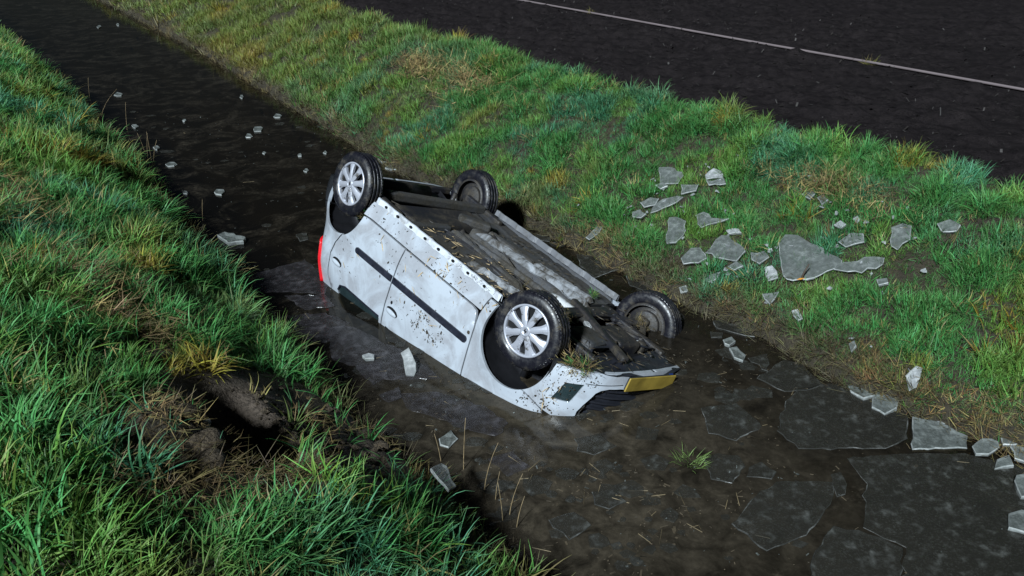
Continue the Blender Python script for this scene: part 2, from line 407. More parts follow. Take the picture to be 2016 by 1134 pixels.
BANK_ICE = {
'b1': [(1.478, 8.079, 0.659), (1.584, 8.02, 0.683), (1.683, 7.832, 0.66), (1.617, 7.741, 0.603), (1.46, 7.822, 0.564)],
'b2': [(1.862, 7.705, 0.693), (1.95, 7.754, 0.748), (2.006, 7.673, 0.743), (2.005, 7.564, 0.704), (1.86, 7.638, 0.668)],
'b3': [(1.857, 7.617, 0.66), (2.008, 7.555, 0.702), (2.011, 7.471, 0.675), (1.867, 7.537, 0.637)],
'b4': [(1.405, 7.809, 0.537), (1.481, 7.801, 0.566), (1.519, 7.725, 0.556), (1.447, 7.723, 0.526)],
'b5': [(1.631, 7.673, 0.585), (1.782, 7.588, 0.619), (1.747, 7.513, 0.579), (1.612, 7.543, 0.533)],
'b6': [(1.455, 7.599, 0.487), (1.632, 7.523, 0.535), (1.508, 7.473, 0.466), (1.321, 7.473, 0.389), (1.352, 7.542, 0.425)],
'b7': [(1.247, 7.662, 0.422), (1.345, 7.678, 0.468), (1.419, 7.62, 0.479), (1.377, 7.549, 0.438), (1.275, 7.572, 0.403)],
'b8': [(1.166, 7.577, 0.36), (1.237, 7.572, 0.388), (1.284, 7.48, 0.376), (1.233, 7.452, 0.345), (1.159, 7.509, 0.334)],
'b9': [(1.471, 7.302, 0.393), (1.527, 7.277, 0.408), (1.603, 7.172, 0.406), (1.553, 6.998, 0.334), (1.478, 6.942, 0.288), (1.394, 6.976, 0.265)],
'b10': [(1.696, 7.222, 0.46), (1.769, 7.228, 0.492), (1.817, 7.115, 0.478), (1.953, 7.015, 0.505), (1.845, 7.024, 0.463), (1.714, 7.031, 0.411)],
'b11': [(1.903, 6.894, 0.452), (2.007, 6.852, 0.483), (2.016, 6.791, 0.469), (1.918, 6.836, 0.441)],
'b12': [(1.694, 6.712, 0.314), (1.858, 6.858, 0.423), (1.914, 6.817, 0.435), (2.002, 6.56, 0.4), (1.911, 6.48, 0.34), (1.805, 6.574, 0.322)],
'b13': [(1.491, 6.737, 0.24), (1.591, 6.82, 0.302), (1.664, 6.785, 0.321), (1.692, 6.626, 0.29), (1.619, 6.598, 0.254), (1.499, 6.649, 0.22)],
'b14': [(2.251, 6.5, 0.486), (2.318, 6.56, 0.534), (2.407, 6.507, 0.552), (2.641, 6.085, 0.507), (2.619, 6.043, 0.484), (2.46, 6.015, 0.409), (2.259, 6.055, 0.34), (2.204, 6.139, 0.346)],
'b15': [(2.579, 6.036, 0.464), (2.783, 6.025, 0.544), (2.909, 5.952, 0.569), (2.882, 5.898, 0.537), (2.723, 5.883, 0.465), (2.552, 6.007, 0.442)],
'b16': [(2.666, 6.291, 0.597), (2.776, 6.338, 0.66), (2.857, 6.287, 0.675), (2.84, 6.201, 0.636), (2.703, 6.216, 0.585)],
'b17': [(3.036, 6.209, 0.721), (3.117, 6.208, 0.756), (3.167, 6.154, 0.756), (3.118, 6.031, 0.687), (3.01, 5.98, 0.621), (2.98, 6.038, 0.631)],
'b18': [(3.312, 6.06, 0.782), (3.399, 6.059, 0.82), (3.45, 5.969, 0.806), (3.408, 5.93, 0.771), (3.315, 5.97, 0.746)],
'b19': [(2.036, 6.526, 0.405), (2.138, 6.487, 0.436), (2.157, 6.391, 0.418), (2.069, 6.358, 0.372), (2.025, 6.435, 0.375)],
'b20': [(2.102, 6.304, 0.369), (2.157, 6.299, 0.389), (2.176, 6.153, 0.342), (2.094, 6.155, 0.309)],
'b21': [(2.022, 6.038, 0.237), (2.148, 6.008, 0.275), (2.1, 5.95, 0.236), (2.055, 5.918, 0.206), (2.03, 5.982, 0.219)],
'b22': [(2.191, 5.796, 0.215), (2.236, 5.796, 0.233), (2.242, 5.674, 0.208), (2.204, 5.67, 0.193)],
'b23': [(2.805, 5.798, 0.466), (2.874, 5.777, 0.49), (2.866, 5.721, 0.473), (2.799, 5.735, 0.449)],
'b24': [(2.571, 7.03, 0.77), (2.645, 7.038, 0.805), (2.676, 6.966, 0.798), (2.615, 6.921, 0.757)],
'b25': [(2.664, 6.902, 0.773), (2.724, 6.911, 0.803), (2.739, 6.816, 0.781), (2.676, 6.794, 0.747)],
'b26': [(2.688, 6.497, 0.667), (2.75, 6.52, 0.699), (2.777, 6.45, 0.691), (2.724, 6.429, 0.663)],
'b27': [(2.84, 6.503, 0.733), (2.881, 6.523, 0.757), (2.897, 6.459, 0.746), (2.856, 6.44, 0.722)],
'b28': [(0.716, 7.511, 0.159), (0.831, 7.618, 0.238), (0.881, 7.576, 0.244), (0.846, 7.506, 0.208), (0.746, 7.458, 0.154)],
'b29': [(1.839, 6.469, 0.307), (1.914, 6.492, 0.344), (1.955, 6.41, 0.339), (1.875, 6.397, 0.302)],
'b30': [(1.643, 6.419, 0.216), (1.699, 6.454, 0.247), (1.773, 6.447, 0.275), (1.734, 6.37, 0.239), (1.651, 6.369, 0.206)],
'b31': [(2.706, 4.887, 0.19), (2.785, 4.93, 0.244), (2.816, 4.898, 0.244), (2.744, 4.786, 0.161), (2.694, 4.777, 0.135)],
'b32': [(2.459, 5.291, 0.212), (2.502, 5.307, 0.233), (2.498, 5.25, 0.219), (2.449, 5.204, 0.19)],
'b33': [(1.434, 6.44, 0.081), (1.482, 6.391, 0.123), (1.495, 6.349, 0.082), (1.447, 6.398, 0.042)],
'l1': [(-0.453, 3.714, 0.274), (-0.403, 3.847, 0.205), (-0.374, 3.839, 0.193), (-0.303, 3.605, 0.24), (-0.334, 3.514, 0.286), (-0.393, 3.604, 0.283)],
'l2': [(-1.447, 3.197, 0.941), (-1.444, 3.24, 0.924), (-1.42, 3.251, 0.907), (-1.402, 3.214, 0.911), (-1.413, 3.169, 0.932), (-1.431, 3.166, 0.943)],
}

# ------------------------------------------------------------------ the ditch: ground, field, water
WL = -0.015                                                    # water level
LY = np.array([-6,-2.5,.3,2.1,3.43,4.08,4.79,5.63,7.04,10.09,13.57,20.74,44,100,200]); LX = np.array([6.0,3.8,2.0,.80,-.14,-.60,-1.20,-1.78,-2.68,-4.70,-7.05,-12.4,-28.5,-66,-134])
RY = np.array([-6,-2.5,.3,2.6,4.23,4.67,5.05,5.79,6.32,7.16,8.34,9.69,12.01,17.51,26.41,48,100,200]); RX = np.array([10.3,8.0,6.0,4.4,3.21,2.75,2.37,1.97,1.48,.92,-.04,-1.20,-2.74,-6.25,-12.4,-27,-62,-130])
def xL(y): return np.interp(y, LY, LX) + .09 * (fbm(y, y * 0, 1.7, 3, 2) - .5) + .05 * (vnoise(np.asarray(y) * 7, np.asarray(y) * 0) - .5)
def xR(y): return np.interp(y, RY, RX) + .10 * (fbm(y, y * 0, 1.5, 3, 6) - .5) + .06 * (vnoise(np.asarray(y) * 8, np.asarray(y) * 0 + 4) - .5)
PLd = [0,.05,.25,.85,2.0,2.6,4,300]; PLh = [-.06,.09,.25,.72,1.27,1.45,1.52,1.6]
PRd = [0,.05,.35,1.2,1.75,2.1,2.6,300]; PRh = [-.06,.10,.24,.66,.95,1.03,.98,.98]
# the gouge torn into the near bank: a hole, turned-up clods left of it and bared soil right of it
def gouge(x, y):
    def g(cx, cy, sx, sy, rot):
        c, s = math.cos(rot), math.sin(rot)
        u = (x - cx) * c + (y - cy) * s; v = -(x - cx) * s + (y - cy) * c
        return np.exp(-((u / sx) ** 2 + (v / sy) ** 2) ** 1.6)
    d = -.46 * g(-1.36, 3.47, .44, .17, math.radians(125))
    d += -.09 * g(-1.08, 3.98, .44, .27, math.radians(122))
    d += .12 * g(-1.56, 3.10, .24, .13, math.radians(115))
    d += .05 * g(-1.52, 3.42, .12, .10, 0)
    return d
def bare(x, y):
    """1 where the bank has been torn down to soil."""
    def g(cx, cy, sx, sy, rot):
        c, s = math.cos(rot), math.sin(rot)
        u = (x - cx) * c + (y - cy) * s; v = -(x - cx) * s + (y - cy) * c
        return np.exp(-((u / sx) ** 2 + (v / sy) ** 2) ** 1.5)
    return np.clip(g(-1.34, 3.40, .52, .30, math.radians(125)) + g(-1.08, 3.96, .60, .40, math.radians(122))
                   + g(-1.42, 3.02, .26, .24, 0) + g(-1.03, 2.96, .32, .20, math.radians(60)) + .8 * g(-1.3, 2.70, .14, .14, 0) + g(-1.22, 3.16, .24, .20, 0), 0, 1)
def height(x, y, detail=True):
    x = np.asarray(x, float); y = np.asarray(y, float)
    dL = (xL(y) - x) * .84; dR = (x - xR(y)) * .84
    dm = np.minimum(-dL, -dR)
    bed = -.06 - .80 * np.clip(dm / .55, 0, 1) ** .7
    h = np.where(dL > 0, np.interp(dL, PLd, PLh), np.where(dR > 0, np.interp(dR, PRd, PRh), bed))
    if detail:
        k = np.clip(np.maximum(dL, dR) / .3, 0, 1)
        h = h + k * (.16 * (fbm(x, y, 1.6, 3, 1) - .5) + .05 * (fbm(x, y, 7, 2, 3) - .5))
        b = bare(x, y)
        h = h + gouge(x, y) + b * (.10 * (fbm(x, y, 13, 3, 8) - .5))
    return h, dL, dR
def hz(x, y): return height(x, y)[0]

def steps(segs):
    out = []
    for a, b, d in segs:
        n = max(1, int(round((b - a) / d))); out += list(np.linspace(a, b, n, endpoint=False))
    return np.array(out + [segs[-1][1]])
rows = steps([(-5, 1, .3), (1, 9, .045), (9, 16, .09), (16, 30, .3), (30, 60, 1.5), (60, 190, 10)])
dl = steps([(0, .3, .04), (.3, 3.4, .055), (3.4, 6, .3), (6, 60, 6)])[::-1]
mid = np.linspace(0, 1, 26)[1:-1]
dr = steps([(0, .3, .04), (.3, 2.2, .06)])
def grid_faces(nr, nc):
    i = np.arange(nr - 1)[:, None] * nc + np.arange(nc - 1)[None, :]
    i = i.ravel(); return np.stack([i, i + 1, i + nc + 1, i + nc], 1)
Y = rows[:, None] + np.zeros((1, len(dl) + len(mid) + len(dr)))
xl, xr = xL(rows)[:, None], xR(rows)[:, None]
X = np.concatenate([xl - dl[None] / .84, xl + (xr - xl) * mid[None], xr + dr[None] / .84], 1)
Z = hz(X, Y)
ground = np_mesh('ground', np.stack([X, Y, Z], -1).reshape(-1, 3), grid_faces(*X.shape), M['soil'], smooth=True)
tag(ground, 'dark soil of the ditch banks and bed', kind='structure')

# ploughed field beyond the far bank: rough clods
rows_f = steps([(-2, 5, .4), (5, 16, .06), (16, 26, .12), (26, 50, .8), (50, 200, 10)])
df = steps([(2.12, 6.5, .065), (6.5, 12, .11), (12, 30, .8), (30, 220, 12)])
Xf = xR(rows_f)[:, None] + df[None] / .84; Yf = rows_f[:, None] + 0 * Xf
Zf = .985 + .02 * (fbm(Xf, Yf, .5, 2) - .5)
clod = fbm(Xf * .8 + Yf * .5, Yf, 4.2, 4, 4)
near = 1 - smooth01(Yf, 22, 34)
hose_d = abs((Xf - .35) * .8125 + (Yf - 17.88) * .5829)             # the hose lies in a smoothed track
near = near * (.12 + .88 * smooth01(hose_d, .04, .30))
Zf = Zf + near * (.26 * np.clip(clod - .42, 0, 1) + .06 * (fbm(Xf, Yf, 15, 2, 2) - .5))
Zf[:, 0] = hz(Xf[:, 0], Yf[:, 0]) - .03
field = np_mesh('field', np.stack([Xf, Yf, Zf], -1).reshape(-1, 3), grid_faces(*Xf.shape), M['field'])
tag(field, 'dark ploughed field beyond the grassy bank', kind='structure')

wr_ = steps([(-5, 190, 1.2)])
wa, wb = xL(wr_) - .12, xR(wr_) + .12
wm = np.linspace(0, 1, 5)
Xw = wa[:, None] + (wb - wa)[:, None] * wm[None]; Yw = wr_[:, None] + 0 * Xw
water = np_mesh('water', np.stack([Xw, Yw, np.full_like(Xw, WL)], -1).reshape(-1, 3), grid_faces(*Xw.shape), M['water'])
tag(water, 'dark muddy ditch water', kind='structure')

# ------------------------------------------------------------------ blades and tufts (geometry-node scatter: nobody could count them)
def blades(name, n, length, width, lean, spread, mat, seg=4, curl=.8, droop=0.):
    V, F, al, rd = [], [], [], []
    for i in range(n):
        a = random.uniform(0, 2 * math.pi); r = spread * math.sqrt(random.random())
        bx, by = r * math.cos(a), r * math.sin(a)
        dirn = a + random.gauss(0, .9)
        L = length * random.uniform(.45, 1.1); w = width * random.uniform(.7, 1.2)
        th = abs(random.gauss(lean, .25)); cu = curl * random.uniform(.3, 1.3)
        tw = random.uniform(-.6, .6)
        sx, sy = -math.sin(dirn + tw), math.cos(dirn + tw)
        px, py, pz = bx, by, -.01
        rv = random.random(); base = len(V)
        for s in range(seg + 1):
            t = s / seg
            ww = w * (1 - t ** 1.7) * .5 + .0003
            V.append((px - sx * ww, py - sy * ww, pz)); V.append((px + sx * ww, py + sy * ww, pz + ww * .3))
            al += [t, t]; rd += [rv, rv]
            ang = th + cu * t * t
            px += math.cos(dirn) * math.sin(ang) * L / seg; py += math.sin(dirn) * math.sin(ang) * L / seg
            pz += math.cos(ang) * L / seg
        for s in range(seg):
            b = base + 2 * s; F.append((b, b + 1, b + 3, b + 2))
    me = bpy.data.meshes.new(name); me.from_pydata(V, [], F)
    at = me.attributes.new('along', 'FLOAT', 'POINT'); at.data.foreach_set('value', al)
    at = me.attributes.new('blade_rnd', 'FLOAT', 'POINT'); at.data.foreach_set('value', rd)
    me.polygons.foreach_set('use_smooth', [True] * len(F)); me.materials.append(mat); me.update()
    return bpy.data.objects.new(name, me)

def proto_set(name, objs):
    c = bpy.data.collections.new(name)
    for o in objs: c.objects.link(o)
    return c
NEAR = proto_set('near_tufts', [blades('near_tuft', 13, .18, .0070, .58, .045, M['grass'], 5, 1.35) for _ in range(6)]
                 + [blades('near_tuft_low', 12, .13, .0060, .95, .055, M['grass'], 4, .9) for _ in range(3)])
FAR = proto_set('far_tufts', [blades('far_tuft', 15, .105, .0055, .62, .05, M['grass'], 3, 1.0) for _ in range(6)])
DIST = proto_set('distant_tufts', [blades('distant_tuft', 20, .15, .011, .5, .11, M['grass'], 3, .8) for _ in range(4)])
DRY = proto_set('dry_tufts', [blades('dry_tuft', 12, .13, .0042, .9, .05, M['straw_inst'], 3, .5) for _ in range(4)])
LITTER = proto_set('straw_litter', [blades('straw_bundle', 9, .16, .0045, 1.42, .09, M['straw_inst'], 2, .12) for _ in range(5)])

def scatter(name, coll, P, rot, scl, idx, tint, label, cat=None):
    me = bpy.data.meshes.new(name)
    me.vertices.add(len(P)); me.vertices.foreach_set('co', np.asarray(P, np.float32).ravel())
    a = me.attributes.new('rot', 'FLOAT_VECTOR', 'POINT'); a.data.foreach_set('vector', np.asarray(rot, np.float32).ravel())
    a = me.attributes.new('scl', 'FLOAT', 'POINT'); a.data.foreach_set('value', np.asarray(scl, np.float32))
    a = me.attributes.new('pick', 'INT', 'POINT'); a.data.foreach_set('value', np.asarray(idx, np.int32))
    a = me.attributes.new('tint', 'FLOAT_COLOR', 'POINT')
    a.data.foreach_set('color', np.concatenate([tint, np.ones((len(P), 1))], 1).astype(np.float32).ravel())
    o = bpy.data.objects.new(name, me); COL.objects.link(o)
    ng = bpy.data.node_groups.new(name + '_nodes', 'GeometryNodeTree')
    ng.interface.new_socket('Geometry', in_out='INPUT', socket_type='NodeSocketGeometry')
    ng.interface.new_socket('Geometry', in_out='OUTPUT', socket_type='NodeSocketGeometry')
    N = ng.nodes.new; Lk = ng.links.new
    gi = N('NodeGroupInput'); go = N('NodeGroupOutput'); ip = N('GeometryNodeInstanceOnPoints')
    ci = N('GeometryNodeCollectionInfo'); ci.inputs['Collection'].default_value = coll
    ci.inputs['Separate Children'].default_value = True; ci.inputs['Reset Children'].default_value = True
    ip.inputs['Pick Instance'].default_value = True
    def na(nm, ty):
        q = N('GeometryNodeInputNamedAttribute'); q.data_type = ty; q.inputs['Name'].default_value = nm
        return q.outputs['Attribute']
    e2r = N('FunctionNodeEulerToRotation'); Lk(na('rot', 'FLOAT_VECTOR'), e2r.inputs[0])
    Lk(gi.outputs[0], ip.inputs['Points']); Lk(ci.outputs[0], ip.inputs['Instance'])
    Lk(na('pick', 'INT'), ip.inputs['Instance Index']); Lk(e2r.outputs[0], ip.inputs['Rotation'])
    Lk(na('scl', 'FLOAT'), ip.inputs['Scale']); Lk(ip.outputs[0], go.inputs[0])
    md = o.modifiers.new('scatter', 'NODES'); md.node_group = ng
    tag(o, label, cat, kind='stuff')
    return o

C_GREEN = np.array((.040, .160, .038)); C_TEAL = np.array((.036, .158, .086)); C_LIME = np.array((.105, .205, .034))
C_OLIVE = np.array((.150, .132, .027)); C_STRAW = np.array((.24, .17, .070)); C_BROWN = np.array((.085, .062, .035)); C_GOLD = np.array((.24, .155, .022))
def lerp(a, b, t): return a + (b - a) * t[:, None]
def grass_tint(x, y, glow_tint=0.):
    n = len(x)
    c = np.tile(C_GREEN, (n, 1))
    c = lerp(c, C_TEAL, smooth01(fbm(x, y, 1.5, 3, 21), .49, .64) * .8)
    c = lerp(c, C_LIME, smooth01(fbm(x, y, 2.2, 3, 31), .56, .68) * .8)
    c = lerp(c, C_OLIVE, np.clip(smooth01(fbm(x, y, 1.1, 3, 41), .60, .78) * .6 + glow_tint, 0, 1))  # random olive patches, plus the lamp glow painted into the colour
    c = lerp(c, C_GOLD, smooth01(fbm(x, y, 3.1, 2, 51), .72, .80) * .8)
    c = lerp(c, C_STRAW, (RNG.random(n) < .05) * .8)
    return c * RNG.uniform(.72, 1.25, n)[:, None]
def field_dir(x, y, seed):
    return fbm(x, y, 2.2, 2, seed) * 6 * math.pi
def tilt_rot(n, down_az, amount, jit=.35):
    """spin each tuft, then tip it towards down_az by amount (Euler XYZ small-angle)."""
    spin = RNG.uniform(0, 2 * math.pi, n)
    tx = -np.sin(down_az) * amount + RNG.normal(0, jit * .5, n)
    ty = np.cos(down_az) * amount + RNG.normal(0, jit * .5, n)
    # tip about world axes after the spin: rotate by Rz(spin) first, then X, Y  -> Euler order XYZ means X first; use small-angle mix
    c, s = np.cos(-spin), np.sin(-spin)
    return np.stack([tx * c - ty * s, tx * s + ty * c, spin], 1)

def in_poly(P, poly):
    x, y = P[:, 0], P[:, 1]; poly = np.asarray(poly); ins = np.zeros(len(P), bool); j = len(poly) - 1
    for i in range(len(poly)):
        xi, yi = poly[i]; xj, yj = poly[j]
        c = ((yi > y) != (yj > y)) & (x < (xj - xi) * (y - yi) / (yj - yi + 1e-12) + xi)
        ins ^= c; j = i
    return ins
def bank_points(side, y0, y1, d0, d1, dens):
    # uniform samples in (y, d); d is the distance from the water's edge
    n = int((y1 - y0) * 1.19 * (d1 - d0) * dens)
    y = RNG.uniform(y0, y1, n); d = RNG.uniform(d0, d1, n)
    x = xL(y) - d / .84 if side == 'L' else xR(y) + d / .84
    return x, y, d

def under_ice(x, y):
    '''grass pressed flat: the ground covered by an ice slab, and a hand's breadth round it.'''
    hit = np.zeros(len(x), bool); P = np.stack([x, y], 1)
    for key, poly in BANK_ICE.items():
        q = np.array(poly)[:, :2]; c = q.mean(0); r = np.linalg.norm(q - c, axis=1)
        q = c + (q - c) * (1 + .045 / r)[:, None]
        near = np.hypot(x - c[0], y - c[1]) < r.max() + .06
        if near.any():
            idx = np.where(near)[0]; hit[idx] |= in_poly(P[idx], q)
    return hit

def lay_grass(name, side, y0, y1, d0, d1, dens, coll, npick, size, glow_tint, label, sinkz=0.):
    x, y, d = bank_points(side, y0, y1, d0, d1, dens)
    patch = fbm(x, y, 1.9, 3, 61)
    keep = RNG.random(len(x)) < (1 - .97 * smooth01(bare(x, y), .05, .18)) * (1 - .15 * smooth01(patch, .66, .78))
    keep &= RNG.random(len(x)) < (.30 + .7 * smooth01(d, .02, .20))
    tuftn = fbm(x, y, 5.5, 2, 65)
    keep &= RNG.random(len(x)) < .52 + .48 * smooth01(tuftn, .34, .56)
    ui = under_ice(x, y)
    keep &= ~ui | (RNG.random(len(x)) < .85)
    x, y, d, patch, tuftn, ui = x[keep], y[keep], d[keep], patch[keep], tuftn[keep], ui[keep]
    z = hz(x, y)
    n = len(x)
    down = math.radians(33) if side == 'L' else math.radians(213)
    az = np.where(RNG.random(n) < .35, down, field_dir(x, y, 71))
    rot = tilt_rot(n, az, RNG.uniform(.05, .55, n))
    hgt = .65 + .75 * fbm(x, y, 1.6, 3, 81)
    hgt = hgt * (.62 + .6 * smooth01(tuftn, .36, .66))
    hgt = np.where(ui, .48, hgt)
    s = size * hgt * RNG.uniform(.75, 1.25, n) * (1 - .25 * smooth01(patch, .62, .75))
    w = glow_tint(x, y) if callable(glow_tint) else glow_tint
    tint = grass_tint(x, y, w)
    edge = 1 - smooth01(d, .03, .20)
    dead = np.clip(edge * .9 + .40 * smooth01(patch, .68, .80), 0, 1) * (RNG.random(n) < .8)
    tint = lerp(tint, C_BROWN * 1.2, dead)
    return scatter(name, coll, np.stack([x, y, z + sinkz], 1), rot, s, RNG.integers(0, npick, n), tint, label)

lay_grass('grass', 'L', .9, 7.5, -.02, 3.2, 520, NEAR, 9, 1.0, 0., 'tall wet green grass on the near bank')
lay_grass('grass', 'L', 7.5, 17, -.02, 2.6, 260, NEAR, 9, 1.1, .0, 'green grass on the near bank upstream')
lay_grass('grass', 'L', 17, 45, -.02, 6, 40, DIST, 4, 1.2, .2, 'grass far up the near bank')  # even share of the painted golden glow
far_glow_tint = lambda x, y: .62 * smooth01(y, 9.5, 17)  # golden lamp glow painted into the far-bank grass colour, growing with distance
lay_grass('grass', 'R', 2.5, 11, -.02, 1.95, 900, FAR, 6, 1.0, far_glow_tint, 'green grass on the far bank behind the car')
lay_grass('grass', 'R', 4.5, 13, 1.62, 2.18, 620, NEAR, 6, 1.0, far_glow_tint, 'lush grass along the crest of the far bank')
lay_grass('grass', 'R', 11, 20, -.02, 2.15, 330, FAR, 6, 1.4, far_glow_tint, 'green grass with a painted golden glow on the far bank upstream')
lay_grass('grass', 'R', 20, 60, -.02, 2.2, 60, DIST, 4, 1.2, far_glow_tint, 'grass far up the far bank')

# low thatch of dead and short grass that hides the soil
def thatch(side, y0, y1, d1, dens, label):
    x, y, d = bank_points(side, y0, y1, .02, d1, dens)
    ok = bare(x, y) < .07; x, y, d = x[ok], y[ok], d[ok]; n = len(x)
    rot = tilt_rot(n, field_dir(x, y, 75), RNG.uniform(.2, .9, n), .6)
    tint = lerp(np.tile(C_OLIVE * .5, (n, 1)), C_BROWN * .7, RNG.random(n)); tint = lerp(tint, C_GREEN * .7, .35 + .6 * RNG.random(n)) * RNG.uniform(.5, 1.3, n)[:, None]
    return scatter('thatch', DRY, np.stack([x, y, hz(x, y)], 1), rot, RNG.uniform(.35, .8, n), RNG.integers(0, 4, n), tint, label)
thatch('R', 2.5, 13, 2.1, 300, 'short matted grass under the far bank blades')
thatch('L', .9, 8, 3.0, 150, 'short matted grass under the near bank blades')

# dead brown fringe hanging over the water on both edges
def fringe(name, side, y0, y1, dens, label):
    x, y, d = bank_points(side, y0, y1, -.06, .24, dens)
    ok = bare(x, y) < .3; x, y, d = x[ok], y[ok], d[ok]
    z = np.maximum(hz(x, y), WL) ; n = len(x)
    down = math.radians(33) if side == 'L' else math.radians(213)
    rot = tilt_rot(n, np.full(n, down), RNG.uniform(.3, 1.1, n), .6)
    tint = lerp(np.tile(C_BROWN * .5, (n, 1)), C_STRAW * .55, smooth01(fbm(x, y, 2.4, 2, 91), .5, .75)) * RNG.uniform(.5, 1.3, n)[:, None]
    return scatter(name, DRY, np.stack([x, y, z], 1), rot, RNG.uniform(.6, 1.25, n), RNG.integers(0, 4, n), tint, label)
fringe('dead_grass', 'L', 1.5, 14, 260, 'dead brown grass overhanging the near water edge')
fringe('dead_grass', 'R', 3.0, 12, 420, 'dead brown grass along the far water edge')
fringe('dead_grass', 'R', 12, 26, 160, 'dead brown grass fringe upstream along the far water edge')

# flattened straw in patches
def straw_patch(cx, cy, sx, sy, rot, n, label, tone=1., zoff=.035, sc=1.):
    u = RNG.normal(0, .5, n) * sx; v = RNG.normal(0, .5, n) * sy
    c, s = math.cos(rot), math.sin(rot)
    x = cx + u * c - v * s; y = cy + u * s + v * c
    z = hz(x, y) + RNG.uniform(.25, 1, n) * zoff
    r = np.stack([RNG.normal(0, .25, n), RNG.normal(0, .25, n), RNG.uniform(0, 6.28, n)], 1)
    tint = lerp(np.tile(C_STRAW * tone, (n, 1)), C_BROWN * tone, RNG.random(n)) * RNG.uniform(.6, 1.35, n)[:, None]
    return scatter('straw', LITTER, np.stack([x, y, z], 1), r, RNG.uniform(.6, 1.2, n) * sc, RNG.integers(0, 5, n), tint, label)
AL = math.radians(122)
straw_patch(-1.34, 12.45, .7, .25, AL, 190, 'flattened dry straw near the crest of the far bank upstream', 1.5, .13, 1.4)
straw_patch(-.62, 11.45, .8, .32, AL, 240, 'second mat of dry straw on the far bank upstream', 1.5, .13, 1.4)
straw_patch(2.80, 6.98, .62, .15, AL, 210, 'dry straw heap on the far bank beside the ice slabs', 1.25, .07, 1.1)
straw_patch(-3.76, 5.85, .5, .35, AL, 150, 'straw caught in the near bank grass', 1.0, .12)
straw_patch(-2.68, 4.72, .75, .30, AL, 190, 'trampled straw and brown stems on the near bank', .8, .11)
straw_patch(-2.15, 4.45, .45, .25, AL, 90, 'loose straw in a hollow of the near bank', .6, .05)
straw_patch(-1.45, 3.06, .34, .24, AL, 90, 'matted straw and roots on the turned clod by the gouge', .8, .05, .7)
straw_patch(-1.02, 3.02, .26, .14, 1.0, 110, 'matted dead grass below the gouge', .5, .08, .65)
straw_patch(-1.15, 3.98, .40, .20, AL, 24, 'torn roots hanging over the bared soil', .9, .07, .75)
straw_patch(-.85, 4.35, .28, .10, AL, 40, 'torn roots at the lip of the bared soil', .8, .07, .7)
straw_patch(-1.30, 2.62, .30, .22, 0, 80, 'dead grass under the near bank tufts', .6, .06, .8)
straw_patch(2.45, 5.25, .5, .22, AL, 70, 'brown matted stems above the far water edge', .32, .05, .8)
straw_patch(2.1, 6.15, .5, .2, AL, 50, 'brown stems below the large ice slab', .35, .05, .8)

# ------------------------------------------------------------------ the overturned car (car axes: x forward, y left, z up from the road)
CAR_R = Matrix(((0.6321, -0.6850, -0.3626), (-0.7537, -0.6521, -0.0822), (-0.1804, 0.3253, -0.9283)))
def ortho(m):
    x = m.col[0].normalized(); z = x.cross(m.col[1]).normalized(); y = z.cross(x)
    return Matrix((x, y, z)).transposed()
CAR_R = ortho(CAR_R)
car = bpy.data.objects.new('overturned_car', None); COL.objects.link(car)
car.matrix_world = Matrix.Translation((0.689, 5.539, 0.402)) @ CAR_R.to_4x4()
car.empty_display_size = .3
tag(car, 'white five-door hatchback lying overturned on its roof in the ditch', 'car')
CARM = np.array(car.matrix_world)
def car_to_world(P): return np.asarray(P) @ CARM[:3, :3].T + CARM[:3, 3]

# plan outline of the body, rear centre round the left side to the front centre; a = arc length (a == x along the doors)
PLAN = np.array([(-2.79,0),(-2.785,.3),(-2.76,.55),(-2.68,.70),(-2.48,.775),(-2.2,.80),(-1.4,.812),(-.8,.812),(-.3,.81),(0,.80),(.25,.775),(.42,.71),(.55,.60),(.645,.42),(.69,.2),(.705,0)])
def catmull(P, first, last, n=40):
    Q = np.vstack([first, P, last]); out = []
    for i in range(1, len(Q) - 2):
        for t in np.linspace(0, 1, n, endpoint=False):
            a, b, c, d = Q[i-1], Q[i], Q[i+1], Q[i+2]
            out.append(.5 * ((2*b) + (c-a)*t + (2*a-5*b+4*c-d)*t*t + (3*b-a-3*c+d)*t**3))
    return np.array(out + [P[-1]])
PC = catmull(PLAN, (-2.785, -.3), (.69, -.2))
PL_ = np.r_[0, np.cumsum(np.linalg.norm(np.diff(PC, axis=0), axis=1))]
i0 = int(np.argmin(abs(PC[:, 0] + 1.0) + 9 * (PC[:, 1] < .7)))
PA = PL_ - PL_[i0] - 1.0
A_REAR, A_FRONT = PA[0], PA[-1]
AF, RF = (-.01, .30), .32            # front wheel arch: centre, radius
AR, RR = (-2.32, .28), .312          # rear wheel arch
